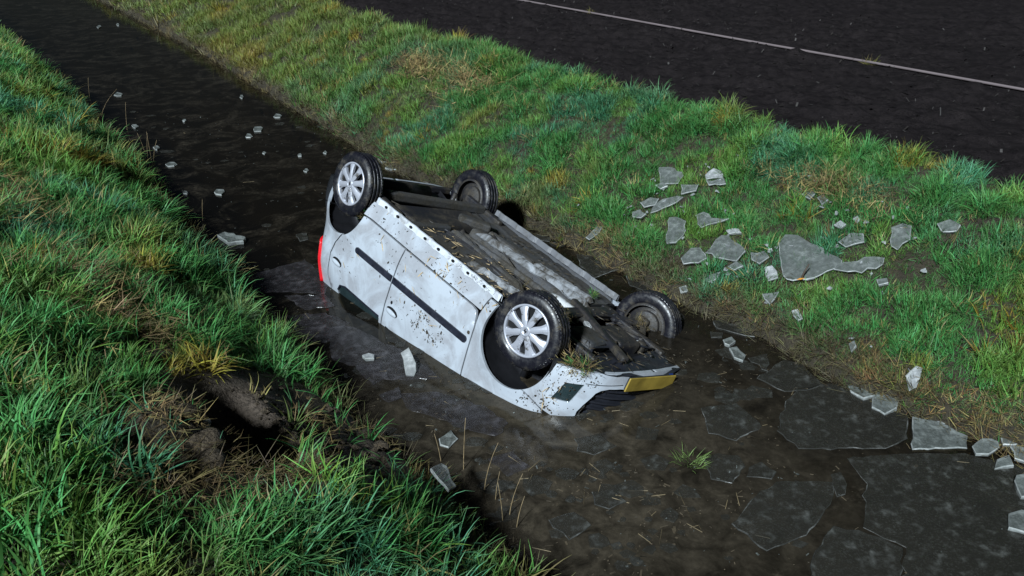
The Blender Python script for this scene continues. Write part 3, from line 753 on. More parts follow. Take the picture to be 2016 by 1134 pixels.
def surf(a, z, off=0.):
    """body surface point at arc a, height z, pushed out by off."""
    a = np.asarray(a, float); z = np.asarray(z, float)
    x = np.interp(a, PA, PC[:, 0]); y = np.interp(a, PA, PC[:, 1]); e = .012
    tx = np.interp(a + e, PA, PC[:, 0]) - np.interp(a - e, PA, PC[:, 0])
    ty = np.interp(a + e, PA, PC[:, 1]) - np.interp(a - e, PA, PC[:, 1])
    nn = np.hypot(tx, ty) + 1e-9
    k = np.interp(z, [.1,.17,.2,.24,.27,.30,.38,.45,.6,.8,.95,1.0,1.2,1.38,1.44], [.12,.09,.066,.046,.034,.022,.006,0,0,.01,.035,.05,.13,.22,.32])
    k = k + smooth01(a, .25, .75) * np.interp(z, [.5, .62, .75, .95], [0, .03, .2, .5])
    k = k + (1 - smooth01(a, -2.85, -2.42)) * np.interp(z, [.3, .5, .66, .85, 1.1, 1.4], [0, .02, .085, .125, .17, .34])
    for (cx, cz), r in ((AF, RF), (AR, RR)):
        d = np.hypot(a - cx, z - cz) - r
        k = k - .020 * np.exp(-(np.clip(d, 0, 9) / .055) ** 2) * (z > .1)
    k = k + .0055 * (fbm(a * 1.0, z * 1.0, 3.1, 3, 44) - .5) - off
    return np.stack([x + ty / nn * k, y - tx / nn * k, z + 0 * a], -1)

def resample(poly, step):
    out = []
    for i in range(len(poly)):
        a = np.array(poly[i], float); b = np.array(poly[(i + 1) % len(poly)], float)
        n = max(1, int(np.ceil(np.linalg.norm(b - a) / step)))
        out += [a + (b - a) * t for t in np.linspace(0, 1, n, endpoint=False)]
    return np.array(out)
def arc(c, r, a0, a1, n=18):
    return [(c[0] + r * math.cos(math.radians(t)), c[1] + r * math.sin(math.radians(t))) for t in np.linspace(a0, a1, n)]
def tri_region(outer, holes=(), step=.035):
    B = [resample(outer, step)] + [resample(h, step) for h in holes]
    pts = [Vector(q) for b in B for q in b]; edges = []; k = 0
    for b in B:
        edges += [(k + i, k + (i + 1) % len(b)) for i in range(len(b))]; k += len(b)
    bound = np.concatenate(B)
    lo, hi = bound.min(0), bound.max(0)
    gx, gy = np.meshgrid(np.arange(lo[0], hi[0], step), np.arange(lo[1], hi[1], step))
    G = np.stack([gx.ravel(), gy.ravel()], 1)
    ok = in_poly(G, outer)
    for h in holes: ok &= ~in_poly(G, h)
    G = G[ok]
    if len(G):
        dmin = np.min(np.hypot(G[:, None, 0] - bound[None, :, 0], G[:, None, 1] - bound[None, :, 1]), 1)
        G = G[dmin > step * .45]
    pts += [Vector(q) for q in G]
    V, E, F, *_ = delaunay_2d_cdt(pts, edges, [], 0, 1e-5)
    V = np.array([tuple(v) for v in V]); F = np.array([f for f in F])
    cen = V[F].mean(1); ok = in_poly(cen, outer)
    for h in holes: ok &= ~in_poly(cen, h)
    return V, F[ok]
def shell(V2, F, fn, thick, flip=False):
    """map a flat triangulation through fn(a, z, off) and fold its border inwards by thick."""
    top = fn(V2[:, 0], V2[:, 1], 0.)
    cnt = {}
    for f in F:
        for i in range(3):
            e = (f[i], f[(i + 1) % 3]); cnt[tuple(sorted(e))] = cnt.get(tuple(sorted(e)), []) + [e]
    border = [v[0] for v in cnt.values() if len(v) == 1]
    V = [tuple(q) for q in top]; faces = [tuple(f) for f in F]
    if thick:
        bot = fn(V2[:, 0], V2[:, 1], -thick); idx = {}
        for a, b in border:
            for q in (a, b):
                if q not in idx:
                    idx[q] = (len(V), len(V) + 1); V.append(tuple(top[q])); V.append(tuple(bot[q]))
            faces.append((idx[a][0], idx[a][1], idx[b][1], idx[b][0]))
    return V, faces
def panel(name, outer, mat, parent, holes=(), step=.04, thick=.02, off=0., side=1, both=False):
    V2, F = tri_region(outer, holes, step)
    V, faces = shell(V2, F, lambda a, z, o: surf(a, z, o + off), thick)
    V = np.array(V)
    if both:
        n = len(V); W = V * np.array((1, -1, 1)); V = np.concatenate([V, W])
        faces = faces + [tuple(i + n for i in f[::-1]) for f in faces]
    elif side < 0: V = V * np.array((1, -1, 1))
    return mesh_obj(name, V, faces, mat, parent, smooth=True)

def bevel_box(name, c, size, mat, parent, rot=None, bev=.012, seg=2, taper=1.0):
    bm = bmesh.new(); bmesh.ops.create_cube(bm, size=1.0)
    for v in bm.verts:
        t = taper if v.co.z > 0 else 1.0
        v.co = Vector((v.co.x * size[0] * t, v.co.y * size[1] * t, v.co.z * size[2]))
    bmesh.ops.bevel(bm, geom=list(bm.edges), offset=min(bev, min(size) * .45), segments=seg, affect='EDGES', profile=.5)
    mt = Matrix.Translation(c) @ (rot.to_4x4() if rot is not None else Matrix())
    bmesh.ops.transform(bm, matrix=mt, verts=bm.verts)
    me = bpy.data.meshes.new(name); bm.to_mesh(me); bm.free()
    o = bpy.data.objects.new(name, me); COL.objects.link(o)
    me.materials.append(mat)
    if parent: o.parent = parent
    return o
def bar(name, p0, p1, w, h, mat, parent, bev=.012, up=(0, 0, 1)):
    p0, p1 = Vector(p0), Vector(p1); d = (p1 - p0); L = d.length; x = d.normalized()
    y = Vector(up).cross(x).normalized(); z = x.cross(y)
    return bevel_box(name, (p0 + p1) / 2, (L, w, h), mat, parent, Matrix((x, y, z)).transposed(), bev)
def tube(name, pts, r, mat, parent=None, seg=8, taper=None, closed_end=True):
    pts = [Vector(p) for p in pts]; V = []; F = []
    for i, p in enumerate(pts):
        d = (pts[min(i + 1, len(pts) - 1)] - pts[max(i - 1, 0)]).normalized()
        u = d.cross(Vector((.13, .37, .92))).normalized(); v = d.cross(u)
        rr = r * (1 if taper is None else 1 + (taper - 1) * i / (len(pts) - 1))
        V += [tuple(p + (u * math.cos(t) + v * math.sin(t)) * rr) for t in [2 * math.pi * k / seg for k in range(seg)]]
    for i in range(len(pts) - 1):
        for k in range(seg):
            F.append((i * seg + k, i * seg + (k + 1) % seg, (i + 1) * seg + (k + 1) % seg, (i + 1) * seg + k))
    F.append(tuple(range(seg - 1, -1, -1))); F.append(tuple(range((len(pts) - 1) * seg, len(pts) * seg)))
    return mesh_obj(name, V, F, mat, parent, smooth=True)
def lathe(name, prof, mat, parent, n=64, smooth=True, axis_y=True):
    """prof: list of (radius, y); revolve about the y axis."""
    V = []; F = []; m = len(prof)
    for i in range(n):
        t = 2 * math.pi * i / n
        V += [(r * math.cos(t), y, r * math.sin(t)) for r, y in prof]
    for i in range(n):
        j = (i + 1) % n
        for k in range(m - 1): F.append((i * m + k, j * m + k, j * m + k + 1, i * m + k + 1))
    return mesh_obj(name, V, F, mat, parent, smooth=smooth)

# ---- side panels, left (seen) and right
BELT = .95
for sd in (1, -1):
    fender = panel('front_fender', [(-.425,.19),(-.425,.32),(-.402,.42),(-.365,.76),(-.34,.93),(.05,.90),(.30,.80),(.44,.69),(.36,.605),(.205,.553)]
                   + arc(AF, RF, 52, 180) + [(-.33,.24),(-.33,.19)], M['paint'], car, side=sd)
    win_f = [(-.60,1.00),(-.98,1.36),(-1.335,1.365),(-1.335,.968),(-1.0,.962)]
    fdoor = panel('front_door', [(-.52,.302),(-.47,.312),(-.445,.345),(-.415,.42),(-.378,.76),(-.355,.93),(-.93,1.395),(-1.39,1.405),(-1.39,.302)], M['paint'], car, [win_f], side=sd)
    panel('window_glass', win_f, M['glassy'], fdoor, step=.08, thick=0, off=-.012, side=sd)
    win_r = [(-1.435,.952),(-1.435,1.365),(-1.85,1.34),(-2.10,1.16),(-2.115,1.075),(-2.07,1.01),(-1.98,.982)]
    rdoor = panel('rear_door', [(-1.404,.302),(-1.404,1.405),(-1.95,1.38),(-2.20,1.20),(-2.285,1.02),(-2.285,.80),(-2.255,.68),(-2.165,.56)]
                  + arc(AR, RR + .012, 58, 4, 12) + [(-1.985,.302)], M['paint'], car, [win_r], side=sd)
    panel('window_glass', win_r, M['glassy'], rdoor, step=.08, thick=0, off=-.012, side=sd)
    panel('window_seal', [(-1.44,.934),(-1.44,.952),(-1.975,.980),(-2.065,1.008),(-2.112,1.072),(-2.124,1.072),(-2.075,1.0),(-1.98,.964)], M['strip'], rdoor, step=.03, thick=.01, off=.003, side=sd)
    panel('rear_quarter', arc(AR, RR, 62, 150) + [(-2.74,.60),(-2.66,.70),(-2.56,.82),(-2.50,1.00),(-2.42,1.14),(-2.35,1.22),(-2.215,1.21),(-2.30,1.02),(-2.30,.80),(-2.27,.685)], M['paint'], car, side=sd)
    sill = panel('sill', [(-2.012,.172),(-2.012,.288),(-.437,.288),(-.437,.172)], M['paint'] if sd > 0 else M['sill_grey'], car, side=sd)
    # pinch-weld flange below the sill, with its row of drain holes
    fx = np.linspace(-2.0, -.36, 42); V = []; F = []
    for i, x in enumerate(fx):
        w = .004 * math.sin(x * 31) + .003 * math.sin(x * 57)
        V += [(x, sd * (.722 + w), .178), (x, sd * (.712 + w), .128), (x, sd * (.700 + w), .126), (x, sd * (.690 + w), .178)]
    for i in range(len(fx) - 1):
        for k in range(3): F.append((4*i+k, 4*i+k+1, 4*i+k+5, 4*i+k+4))
    fl = mesh_obj('sill_flange', V, F, M['flange'] if sd > 0 else M['sill_grey'], car)
    if sd > 0:
        for x in (-1.86,-1.69,-1.5,-1.30,-1.12,-.93,-.74,-.54):
            ring = [(x + .017*math.cos(t), .7205 + .0035, .153 + .011*math.sin(t)) for t in np.linspace(0, 2*math.pi, 12, endpoint=False)]
            mesh_obj('drain_hole', ring + [(q[0], q[1]-.008, q[2]) for q in ring], [tuple(range(12))] + [(i, (i+1)%12, 12+(i+1)%12, 12+i) for i in range(12)], M['gap'], fl)
    def zline(a): return .588 - (a + 1.94) / 1.51 * .046
    def strip_poly(a0, a1, hw=.026):
        t = [(a0, zline(a0) - hw)] + [(a1, zline(a1) - hw)]
        t += [(a1 + hw * math.sin(q), zline(a1) - hw * math.cos(q)) for q in np.linspace(.3, math.pi - .3, 6)] if a1 > -1 else []
        t += [(a1, zline(a1) + hw), (a0, zline(a0) + hw)]
        t += [(a0 - hw * math.sin(q), zline(a0) + hw * math.cos(q)) for q in np.linspace(.3, math.pi - .3, 6)] if a0 < -1.5 else []
        return t
    panel('door_strip', strip_poly(-1.385, -.455), M['strip'], fdoor, step=.03, thick=.014, off=.013, side=sd)
    panel('door_strip', strip_poly(-1.925, -1.408), M['strip'], rdoor, step=.03, thick=.014, off=.013, side=sd)
    # handles: dark oval recess with a white pull across it
    for door, (ha, hzv) in ((fdoor, (-1.285, .808)), (rdoor, (-2.165, .825))):
        oval = [(ha + .075*math.cos(t), hzv + .034*math.sin(t)) for t in np.linspace(0, 2*math.pi, 20, endpoint=False)]
        panel('handle_recess', oval, M['gap'], door, step=.02, thick=.002, off=.0025, side=sd)
        V2, F = tri_region([(ha + .07*math.cos(t), hzv + .006 + .024*math.sin(t)) for t in np.linspace(0, 2*math.pi, 20, endpoint=False)], (), .012)
        def hfn(a, z, o, ha=ha, hzv=hzv):
            q = np.clip(1 - ((a - ha)/.072)**2 - ((z - hzv - .006)/.026)**2, 0, 1)
            return surf(a, z, .006 + .024*np.sqrt(q) + o)
        V, faces = shell(V2, F, hfn, .004)
        V = np.array(V) * np.array((1, sd, 1)); mesh_obj('door_handle', V, faces, M['paint'], door, smooth=True)
    panel('door_lock', [(-1.322 + .013*math.cos(t), .742 + .015*math.sin(t)) for t in np.linspace(0, 2*math.pi, 14, endpoint=False)], M['gap'], fdoor, step=.01, thick=.002, off=.002, side=sd)
    # tail lamp
    tl = panel('tail_lamp', [(-2.585,.81),(-2.70,.80),(-2.80,.84),(-2.80,1.02),(-2.68,1.16),(-2.50,1.20),(-2.425,1.15),(-2.505,1.00),(-2.545,.88)], M['red_lamp'], car, step=.03, thick=.05, off=.026, side=sd)
    # wheel-arch liners
    for (cx, cz), r, zc in ((AF, RF, .193), (AR, RR, .165)):
        V = []; F = []; ys = (.775, .70, .60, .52, .46)
        angs = np.linspace(math.radians(-14), math.radians(194), 34)
        for t in angs:
            for k, y in enumerate(ys):
                rr = r + .012 + .012 * (k > 0) + .004 * math.sin(t * 16) * (k > 0)
                V.append((cx + rr*math.cos(t), sd*y, cz + rr*math.sin(t)))
        m = len(ys)
        for i in range(len(angs) - 1):
            for k in range(m - 1): F.append((i*m+k, i*m+k+1, (i+1)*m+k+1, (i+1)*m+k))
        n0 = len(V); V.append((cx, sd*.46, cz))
        for i in range(len(angs) - 1): F.append((i*m+m-1, n0, (i+1)*m+m-1))
        mesh_obj('wheel_arch_liner', V, F, M['liner'], car, smooth=True)

# ---- front bumper (one piece round both corners)
AFm = A_FRONT
lip = [(.305,.262),(.43,.25),(.60,.226),(.71,.21),(.87,.198),(1.03,.19),(AFm,.186)]
mouth = [(AFm,.288),(.861,.292),(.766,.302),(.706,.322),(.671,.348),(.651,.385),(.616,.45),(.595,.51),(.60,.555),(.66,.575),(AFm,.580)]
fog = [(.441,.352),(.458,.342),(.571,.312),(.521,.465),(.396,.490)]
bumper = panel('front_bumper', lip + mouth + [(AFm,.640),(.80,.640),(.55,.632),(.372,.598),(.212,.545)] + arc(AF, RF, 50, -6), M['paint'], car, [fog], step=.035, thick=.03, both=True)
panel('fog_lamp_panel', fog, M['glassy'], bumper, step=.03, thick=0, off=-.012)
panel('fog_lamp_panel', fog, M['glassy'], bumper, step=.03, thick=0, off=-.012, side=-1)
grille = panel('grille', [(.600,.30),(AFm,.28),(AFm,.585),(.585,.585)], M['black_plastic'], bumper, step=.05, thick=0, off=-.055, both=True)
for i in range(5):
    z = .325 + i * .047
    panel('grille_bar', [(.66, z), (AFm, z), (AFm, z + .014), (.66, z + .014)], M['black_plastic'], grille, step=.05, thick=.02, off=-.030, both=True)
for sd in (1, -1):
    panel('grille_trim', [(.628,.45),(.612,.51),(.617,.55),(.670,.562),(.670,.555),(.626,.545),(.622,.51),(.637,.452)], M['chrome'], bumper, step=.02, thick=.012, off=-.008, side=sd)
panel('bumper_crease', [(.575,.300),(.88,.262),(.88,.266),(.575,.304)], M['gap'], bumper, step=.03, thick=.001, off=.0015)
# undertray lip inside the bumper
V2, F = tri_region([(.32,.73),(.42,.66),(.52,.56),(.60,.42),(.645,.22),(.66,0),(.645,-.22),(.60,-.42),(.52,-.56),(.42,-.66),(.32,-.73),(.30,-.55),(.36,-.3),(.38,0),(.36,.3),(.30,.55)], (), .05)
mesh_obj('undertray', [(x, y, .205 + .018*math.sin(x*23)*math.cos(y*11) + .05*(.66-x)) for x, y in V2], [tuple(f) for f in F], M['black_plastic'], car, smooth=True)
# number plate: yellow with a blue band at its end (its characters are blurred out in the photograph)
plate = bevel_box('number_plate', (.678, .085, .240), (.012, .53, .108), M['plate_yellow'], car, Matrix.Rotation(math.radians(3), 3, 'Z'), .004)
bevel_box('plate_band', (.6835-.019, -.157, .240), (.006, .042, .100), M['plate_blue'], plate, Matrix.Rotation(math.radians(3), 3, 'Z'), .001)
bevel_box('plate_holder', (.662, .085, .24), (.02, .50, .10), M['black_plastic'], plate, Matrix.Rotation(math.radians(3), 3, 'Z'), .006)

# ---- rear bumper, tailgate
ARr = A_REAR
rb = panel('rear_bumper', arc(AR, RR, 152, 186, 8) + [(-2.64,.225),(-2.80,.215),(-2.95,.21),(ARr,.21),(ARr,.62),(-2.95,.64),(-2.752,.603)], M['paint'], car, step=.045, thick=.03, both=True)
tg = panel('tailgate', [(-2.955,.655),(ARr,.635),(ARr,1.40),(-2.75,1.38),(-2.56,1.24),(-2.69,1.175),(-2.815,1.03),(-2.815,.83),(-2.72,.785),(-2.675,.715),(-2.765,.62)], M['paint'], car, step=.05, thick=.02, both=True)
# ---- cabin top: bonnet, windscreen, roof, rear glass (below the water)
def grid_panel(name, fn, nu, nv, mat, parent):
    V = [fn(u, v) for u in np.linspace(0, 1, nu) for v in np.linspace(-1, 1, nv)]
    F = [(i*nv+j, i*nv+j+1, (i+1)*nv+j+1, (i+1)*nv+j) for i in range(nu-1) for j in range(nv-1)]
    return mesh_obj(name, V, F, mat, parent, smooth=True)
grid_panel('bonnet', lambda u, v: (.56 - .78*u - .10*v*v*(1-u), v*(.60+.10*u), .655 + .27*u**.8 - .05*v*v), 12, 13, M['paint'], car)
grid_panel('windscreen', lambda u, v: (-.22 - .74*u - .06*v*v, v*(.66-.12*u), .94 + .47*u - .03*v*v), 10, 13, M['glassy'], car)
grid_panel('roof', lambda u, v: (-.94 - 1.36*u, v*(.60-.03*abs(u-.4)), 1.425 + .05*math.sin(math.pi*min(1, u*.9+.1)) - .05*abs(v)**3), 12, 15, M['paint'], car)
grid_panel('rear_glass', lambda u, v: (-2.30 - .25*u - .04*(1-v*v)*0, v*(.55+.02*u), 1.41 - .30*u), 8, 11, M['glassy'], car)

# ---- wheels
def wheel(cx, cy, cz, sd, steer, cover, spin, mirror_in):
    w = lathe('wheel', [(.165,-.075),(.185,-.07),(.185,.05),(.170,.055),(.168,-.02),(.05,-.02),(.0,-.02)], M['under_dark'], car, 40)
    ax = Vector((math.sin(steer), math.cos(steer), 0)) * sd
    # wheel axes: local y points outwards
    yv = ax.normalized(); zv = Vector((0, 0, 1)); xv = yv.cross(zv).normalized()
    w.matrix_parent_inverse = Matrix()
    w.matrix_local = Matrix.Translation((cx, cy, cz)) @ Matrix((xv, yv, zv)).transposed().to_4x4() @ Matrix.Rotation(spin, 4, 'Y')
    R = .277
    prof = [(.180,.062),(.190,.073),(.205,.079),(.228,.082),(.250,.078),(.264,.069),(.272,.058)]
    tread = []
    for g in (.036, 0., -.036):
        tread += [(R, g+.014), (R-.001, g+.006), (R-.009, g+.005), (R-.009, g-.005), (R-.001, g-.006), (R, g-.014)]
    prof += [(.2755,.052)] + tread + [(.2755,-.052),(.272,-.058),(.264,-.069),(.250,-.078),(.228,-.082),(.205,-.079),(.190,-.073),(.180,-.062)]
    lathe('tyre', prof, M['tyre'], w, 72)
    # tread blocks on the shoulders
    V = []; F = []
    for i in range(60):
        t0 = 2*math.pi*i/60; t1 = t0 + 2*math.pi/60*.62
        for s in (1, -1):
            b = len(V)
            for t in (t0, t1):
                for r, y in ((.2705,.066),(.2745,.064),(.2785,.054),(.2755,.050)):
                    V.append((r*math.cos(t), s*y, r*math.sin(t)))
            F += [(b+k, b+k+1, b+k+5, b+k+4) for k in range(3)] + [(b, b+1, b+2, b+3), (b+4, b+5, b+6, b+7)]
    mesh_obj('tread_block', V, F, M['tyre'], w)['kind'] = 'stuff'
    # brake drum or disc inside
    lathe('brake_drum', [(0,-.055),(.11,-.055),(.118,-.048),(.118,-.01),(0,-.01)], M['under_dark'], w, 28)
    if cover:
        # wheel cover: outer ring, dished centre, eight wide paddles with slots between them
        cv = lathe('wheel_cover', [(.186,.055),(.189,.066),(.186,.074),(.176,.075),(.170,.068),(.169,.050)], M['cover'], w, 72)
        V = []; F = []
        nsp = 8
        for i in range(nsp):
            tc = 2*math.pi*(i+.5)/nsp; b = len(V); rs = np.linspace(.034, .1745, 8); m = 5
            for r in rs:
                f = (r - .034) / .14
                hw = math.pi/nsp * (.97 - .44*float(smooth01(f, .08, .62)) + .10*float(smooth01(f, .75, 1.)))
                for j in range(m):
                    q = -1 + 2*j/(m-1); t = tc + hw*q
                    y = .082 - .012*f + .004*math.sin(math.pi*f) - .012*abs(q)**2.2*(.4+.6*f) + .005*q*f
                    V.append((r*math.cos(t), y, r*math.sin(t)))
            n = len(rs)
            F += [(b+k*m+j, b+k*m+j+1, b+(k+1)*m+j+1, b+(k+1)*m+j) for k in range(n-1) for j in range(m-1)]
            for side_j in (0, m-1):
                e0 = len(V)
                for k in range(n):
                    x, y, z = V[b+k*m+side_j]; V.append((x, y, z)); V.append((x*.985, y-.022, z*.985))
                F += [(e0+2*k, e0+2*k+1, e0+2*k+3, e0+2*k+2) for k in range(n-1)]
        mesh_obj('cover_paddles', V, F, M['cover'], cv)
        hub = lathe('hub_cap', [(.040,.070),(.039,.083),(.034,.0865),(.0245,.087),(.023,.0845),(0,.0845)], M['cover'], cv, 32)
        # small rearing-animal badge in the hub, as a flat raised shape
        bl = [(-.004,-.016),(.002,-.013),(.001,-.006),(.006,-.002),(.012,-.004),(.014,.002),(.008,.003),(.010,.009),(.004,.008),(.003,.014),(-.003,.016),(-.005,.011),(-.001,.008),(-.004,.001),(-.008,.003),(-.012,-.002),(-.007,-.004),(-.006,-.010)]
        V = [(x*1.1, .0875, z*1.1) for x, z in bl] + [(x*1.1, .0845, z*1.1) for x, z in bl]; n = len(bl)
        mesh_obj('hub_badge', V, [tuple(range(n))] + [(i, (i+1) % n, n+(i+1) % n, n+i) for i in range(n)], M['gap'], cv)
        lathe('rim_back', [(.172,.040),(.10,.030),(0,.028)], M['gap'], w, 32)
    return w
WF, WR = .193, .165
STEER = math.radians(11)
wheel(0, .705, WF, 1, STEER, True, .2, False)
wheel(-2.34, .698, WR, 1, 0, True, .05, False)
wheel(0, -.705, WF, -1, STEER, False, .3, True)
wheel(-2.34, -.698, WR, -1, 0, False, .1, True)

# ---- underbody
fl_x = np.linspace(-2.02, -.33, 60); fl_y = np.linspace(-.69, .69, 70)
def floor_z(x, y):
    z = .205 + .012*np.sin(x*7)*np.sin(y*9)
    z = z + .14*(1 - smooth01(abs(y + .02), .09, .14))                      # exhaust tunnel
    z = z - .014*smooth01(abs(abs(y) - .22), .03, .0)                       # pressed ribs
    z = z - .012*smooth01(abs(abs(y) - .57), .03, .0)
    z = z + .010*smooth01(abs(((x*4) % 1) - .5), .2, .1)*(abs(y) > .2)
    return z
XX, YY = np.meshgrid(fl_x, fl_y, indexing='ij')
def channel(name, p0, p1, w, h, mat, n=22):
    '''a pressed hat-section rail welded to the floor pan: flanges, sloping webs, beads along it, run-out ends.'''
    p0, p1 = Vector(p0), Vector(p1); d = p1 - p0; x = d.normalized(); y = Vector((0, 0, 1)).cross(x).normalized()
    prof = [(-w*.5-.022, 0), (-w*.5-.004, -.004), (-w*.5+.008, -h*.85), (-w*.5+.02, -h), (-w*.1, -h*.93), (w*.1, -h*.93), (w*.5-.02, -h), (w*.5-.008, -h*.85), (w*.5+.004, -.004), (w*.5+.022, 0)]
    V = []; m = len(prof)
    for i in range(n):
        t = i / (n - 1); e = float(min(smooth01(t, 0, .08), smooth01(1 - t, 0, .05)))
        wob = .004*math.sin(t*19 + w*90) + .003*math.sin(t*41)
        for a, b in prof: V.append(tuple(p0 + d*t + y*(a*(.8 + .2*e) + wob) + Vector((0, 0, b*(.15 + .85*e) + .003*math.sin(t*60)))))
    F = [(i*m+k, i*m+k+1, (i+1)*m+k+1, (i+1)*m+k) for i in range(n-1) for k in range(m-1)]
    return mesh_obj(name, V, F, mat, car)
floor = np_mesh('floor_pan', np.stack([XX, YY, floor_z(XX, YY)], -1).reshape(-1, 3), grid_faces(60, 70), M['under'], car, smooth=True)
channel('chassis_rail', (-1.62,.155,.215), (-.56,.265,.215), .07, .05, M['under'])
channel('chassis_rail', (-1.02,.47,.215), (-.44,.395,.205), .050, .05, M['rail'])
channel('chassis_rail', (-1.60,.095,.215), (-.36,.030,.210), .045, .04, M['under'])
channel('chassis_rail', (-1.60,-.135,.215), (-.26,-.235,.200), .048, .055, M['rail'])
channel('chassis_rail', (-1.05,-.335,.215), (-.36,-.385,.205), .055, .045, M['rail'])
channel('chassis_rail', (-1.78,-.30,.22), (-1.0,-.31,.22), .06, .04, M['under'])
tube('exhaust_pipe', [(-.15,-.02,.26),(-.6,-.02,.265),(-1.2,-.01,.262),(-1.6,.0,.25),(-1.8,-.1,.235),(-2.05,-.3,.24)], .024, M['under_dark'], car, 10)
bevel_box('heat_shield', (-.62,-.02,.285), (.5,.17,.02), M['alu'], car, None, .008)
bevel_box('fuel_tank', (-1.86,.08,.235), (.34,.92,.12), M['under_dark'], car, None, .035, 3)
bevel_box('axle_bracket', (-1.72,-.18,.165), (.11,.30,.075), M['under'], car, Matrix.Rotation(math.radians(35), 3, 'Z'), .02)
bar('rear_axle_beam', (-2.16,.52,.155), (-2.06,-.58,.165), .085, .075, M['under'], car, .014)
for s in (1, -1):
    bar('trailing_arm', (-1.80,s*.60,.20), (-2.34,s*.60,.165), .06, .07, M['under_dark'], car, .015)
    tube('coil_spring', [(-2.20 + .05*math.cos(t*2*math.pi), s*.47 + .05*math.sin(t*2*math.pi), .17 + .028*t) for t in np.linspace(0, 5, 60)], .008, M['under_dark'], car, 6)
    tube('shock_absorber', [(-2.42,s*.52,.17),(-2.46,s*.50,.50)], .022, M['under_dark'], car, 10)
bevel_box('spare_wheel_well', (-2.45,0,.28), (.46,.80,.10), M['under_dark'], car, None, .05, 3)
tube('muffler', [(-2.46,.36,.215),(-2.46,.15,.215),(-2.46,-.20,.22)], .075, M['under_dark'], car, 14)
bar('rear_crossmember', (-2.62,.55,.22), (-2.60,-.60,.22), .05, .06, M['under_dark'], car)
bar('seat_crossmember', (-1.62,.66,.19), (-1.62,.20,.19), .08, .05, M['under'], car)
# brake and fuel lines, floor plugs, clips
for k in range(3):
    yy = .225 + .016*k
    tube('brake_line', [(-1.98, yy + .10, .196), (-1.7, yy + .03, .188), (-1.2, yy, .186), (-.7, yy + .05, .186), (-.36, yy + .12, .19)], .0048, M['under_dark'], floor, 6)
for x, y in ((-.55,.56),(-.85,.60),(-1.15,.35),(-1.4,.55),(-.6,-.52),(-1.1,-.48),(-1.45,-.5),(-1.75,.45)):
    pl = lathe('floor_plug', [(0,-.006),(.022,-.006),(.028,0),(.030,.006)], M['under_dark'], floor, 16)
    pl.matrix_local = Matrix.Translation((x, y, float(floor_z(np.array(x), np.array(y))) - .004)) @ Matrix.Rotation(math.radians(90), 4, 'X')
tube('handbrake_cable', [(-.9,.0,.24),(-1.3,.12,.20),(-1.7,.34,.18),(-2.2,.52,.19)], .006, M['under_dark'], car, 6)
tube('handbrake_cable', [(-.9,-.03,.24),(-1.3,-.16,.20),(-1.7,-.36,.18),(-2.2,-.52,.19)], .006, M['under_dark'], car, 6)
# front end
tube('catalytic_converter', [(-.18,-.02,.235),(-.26,-.02,.225),(-.42,-.02,.225),(-.50,-.02,.24)], .055, M['alu'], car, 14)
tube('stabiliser_bar', [(.10,.60,.19),(-.08,.50,.185),(-.14,.30,.18),(-.14,-.30,.18),(-.08,-.50,.185),(.10,-.60,.19)], .012, M['under_dark'], car, 8)
tube('wiring_loom', [(.35,.45,.23),(.26,.30,.20),(.28,.12,.19),(.22,-.06,.17),(.30,-.25,.19),(.34,-.42,.21)], .009, M['black_plastic'], car, 6)
tube('drain_hose', [(.05,.40,.24),(.0,.30,.19),(.04,.18,.17),(.0,.12,.2)], .012, M['black_plastic'], car, 8)
for s in (1, -1):
    tube('spring', [(-.01 + .055*math.cos(t*2*math.pi), s*.575 + .05*math.sin(t*2*math.pi), .30 + .04*t) for t in np.linspace(0, 5, 60)], .007, M['under_dark'], car, 6)
    lathe('ball_joint', [(0,-.02),(.022,-.016),(.026,0),(.016,.014),(0,.016)], M['under_dark'], car, 14).matrix_local = Matrix.Translation((.02, s*.62, .155))
for x, y in ((.40,.30),(.44,.05),(.42,-.22),(.33,.52),(.34,-.50),(-.2,.42),(-.2,-.42),(-.2,.15),(-.2,-.2)):
    lathe('bolt', [(0,-.008),(.011,-.008),(.012,.004)], M['under_dark'], car, 8, False).matrix_local = Matrix.Translation((x, y, .165 if x < 0 else .196)) @ Matrix.Rotation(math.radians(90), 4, 'X')
bevel_box('gearbox_housing', (.08,.33,.245), (.16,.14,.12), M['under_dark'], car, Matrix.Rotation(.4, 3, 'Z'), .04, 3, .8)
bevel_box('oil_filter', (.27,-.28,.22), (.08,.08,.10), M['under_dark'], car, None, .03, 3)
bevel_box('alternator', (.22,-.38,.28), (.13,.12,.13), M['alu'], car, None, .04, 3)
bar('subframe_crossmember', (-.20,.48,.20), (-.20,-.48,.20), .12, .07, M['under_dark'], car, .02)
bar('subframe_member', (-.34,-.10,.165), (.47,.17,.185), .060, .055, M['under_dark'], car, .016)
bar('subframe_member', (-.28,.42,.19), (.40,.42,.22), .06, .06, M['under_dark'], car, .016)
bar('subframe_member', (-.28,-.42,.19), (.40,-.42,.22), .06, .06, M['under_dark'], car, .016)
for s in (1, -1):
    bar('control_arm', (-.12,s*.36,.20), (.02,s*.63,.165), .075, .04, M['under_dark'], car, .016)
    bar('control_arm', (.20,s*.38,.21), (.02,s*.62,.170), .05, .035, M['under_dark'], car, .014)
    tube('drive_shaft', [(.02,s*.20,.26),(.01,s*.62,.20)], .017, M['under_dark'], car, 10)
    tube('tie_rod', [(-.10,s*.30,.24),(-.08,s*.62,.20)], .011, M['under_dark'], car, 8)
    tube('strut', [(.0,s*.60,.22),(-.02,s*.55,.60)], .026, M['under_dark'], car, 10)
    bevel_box('steering_knuckle', (.0,s*.625,.20), (.11,.06,.15), M['under_dark'], car, None, .025, 2)
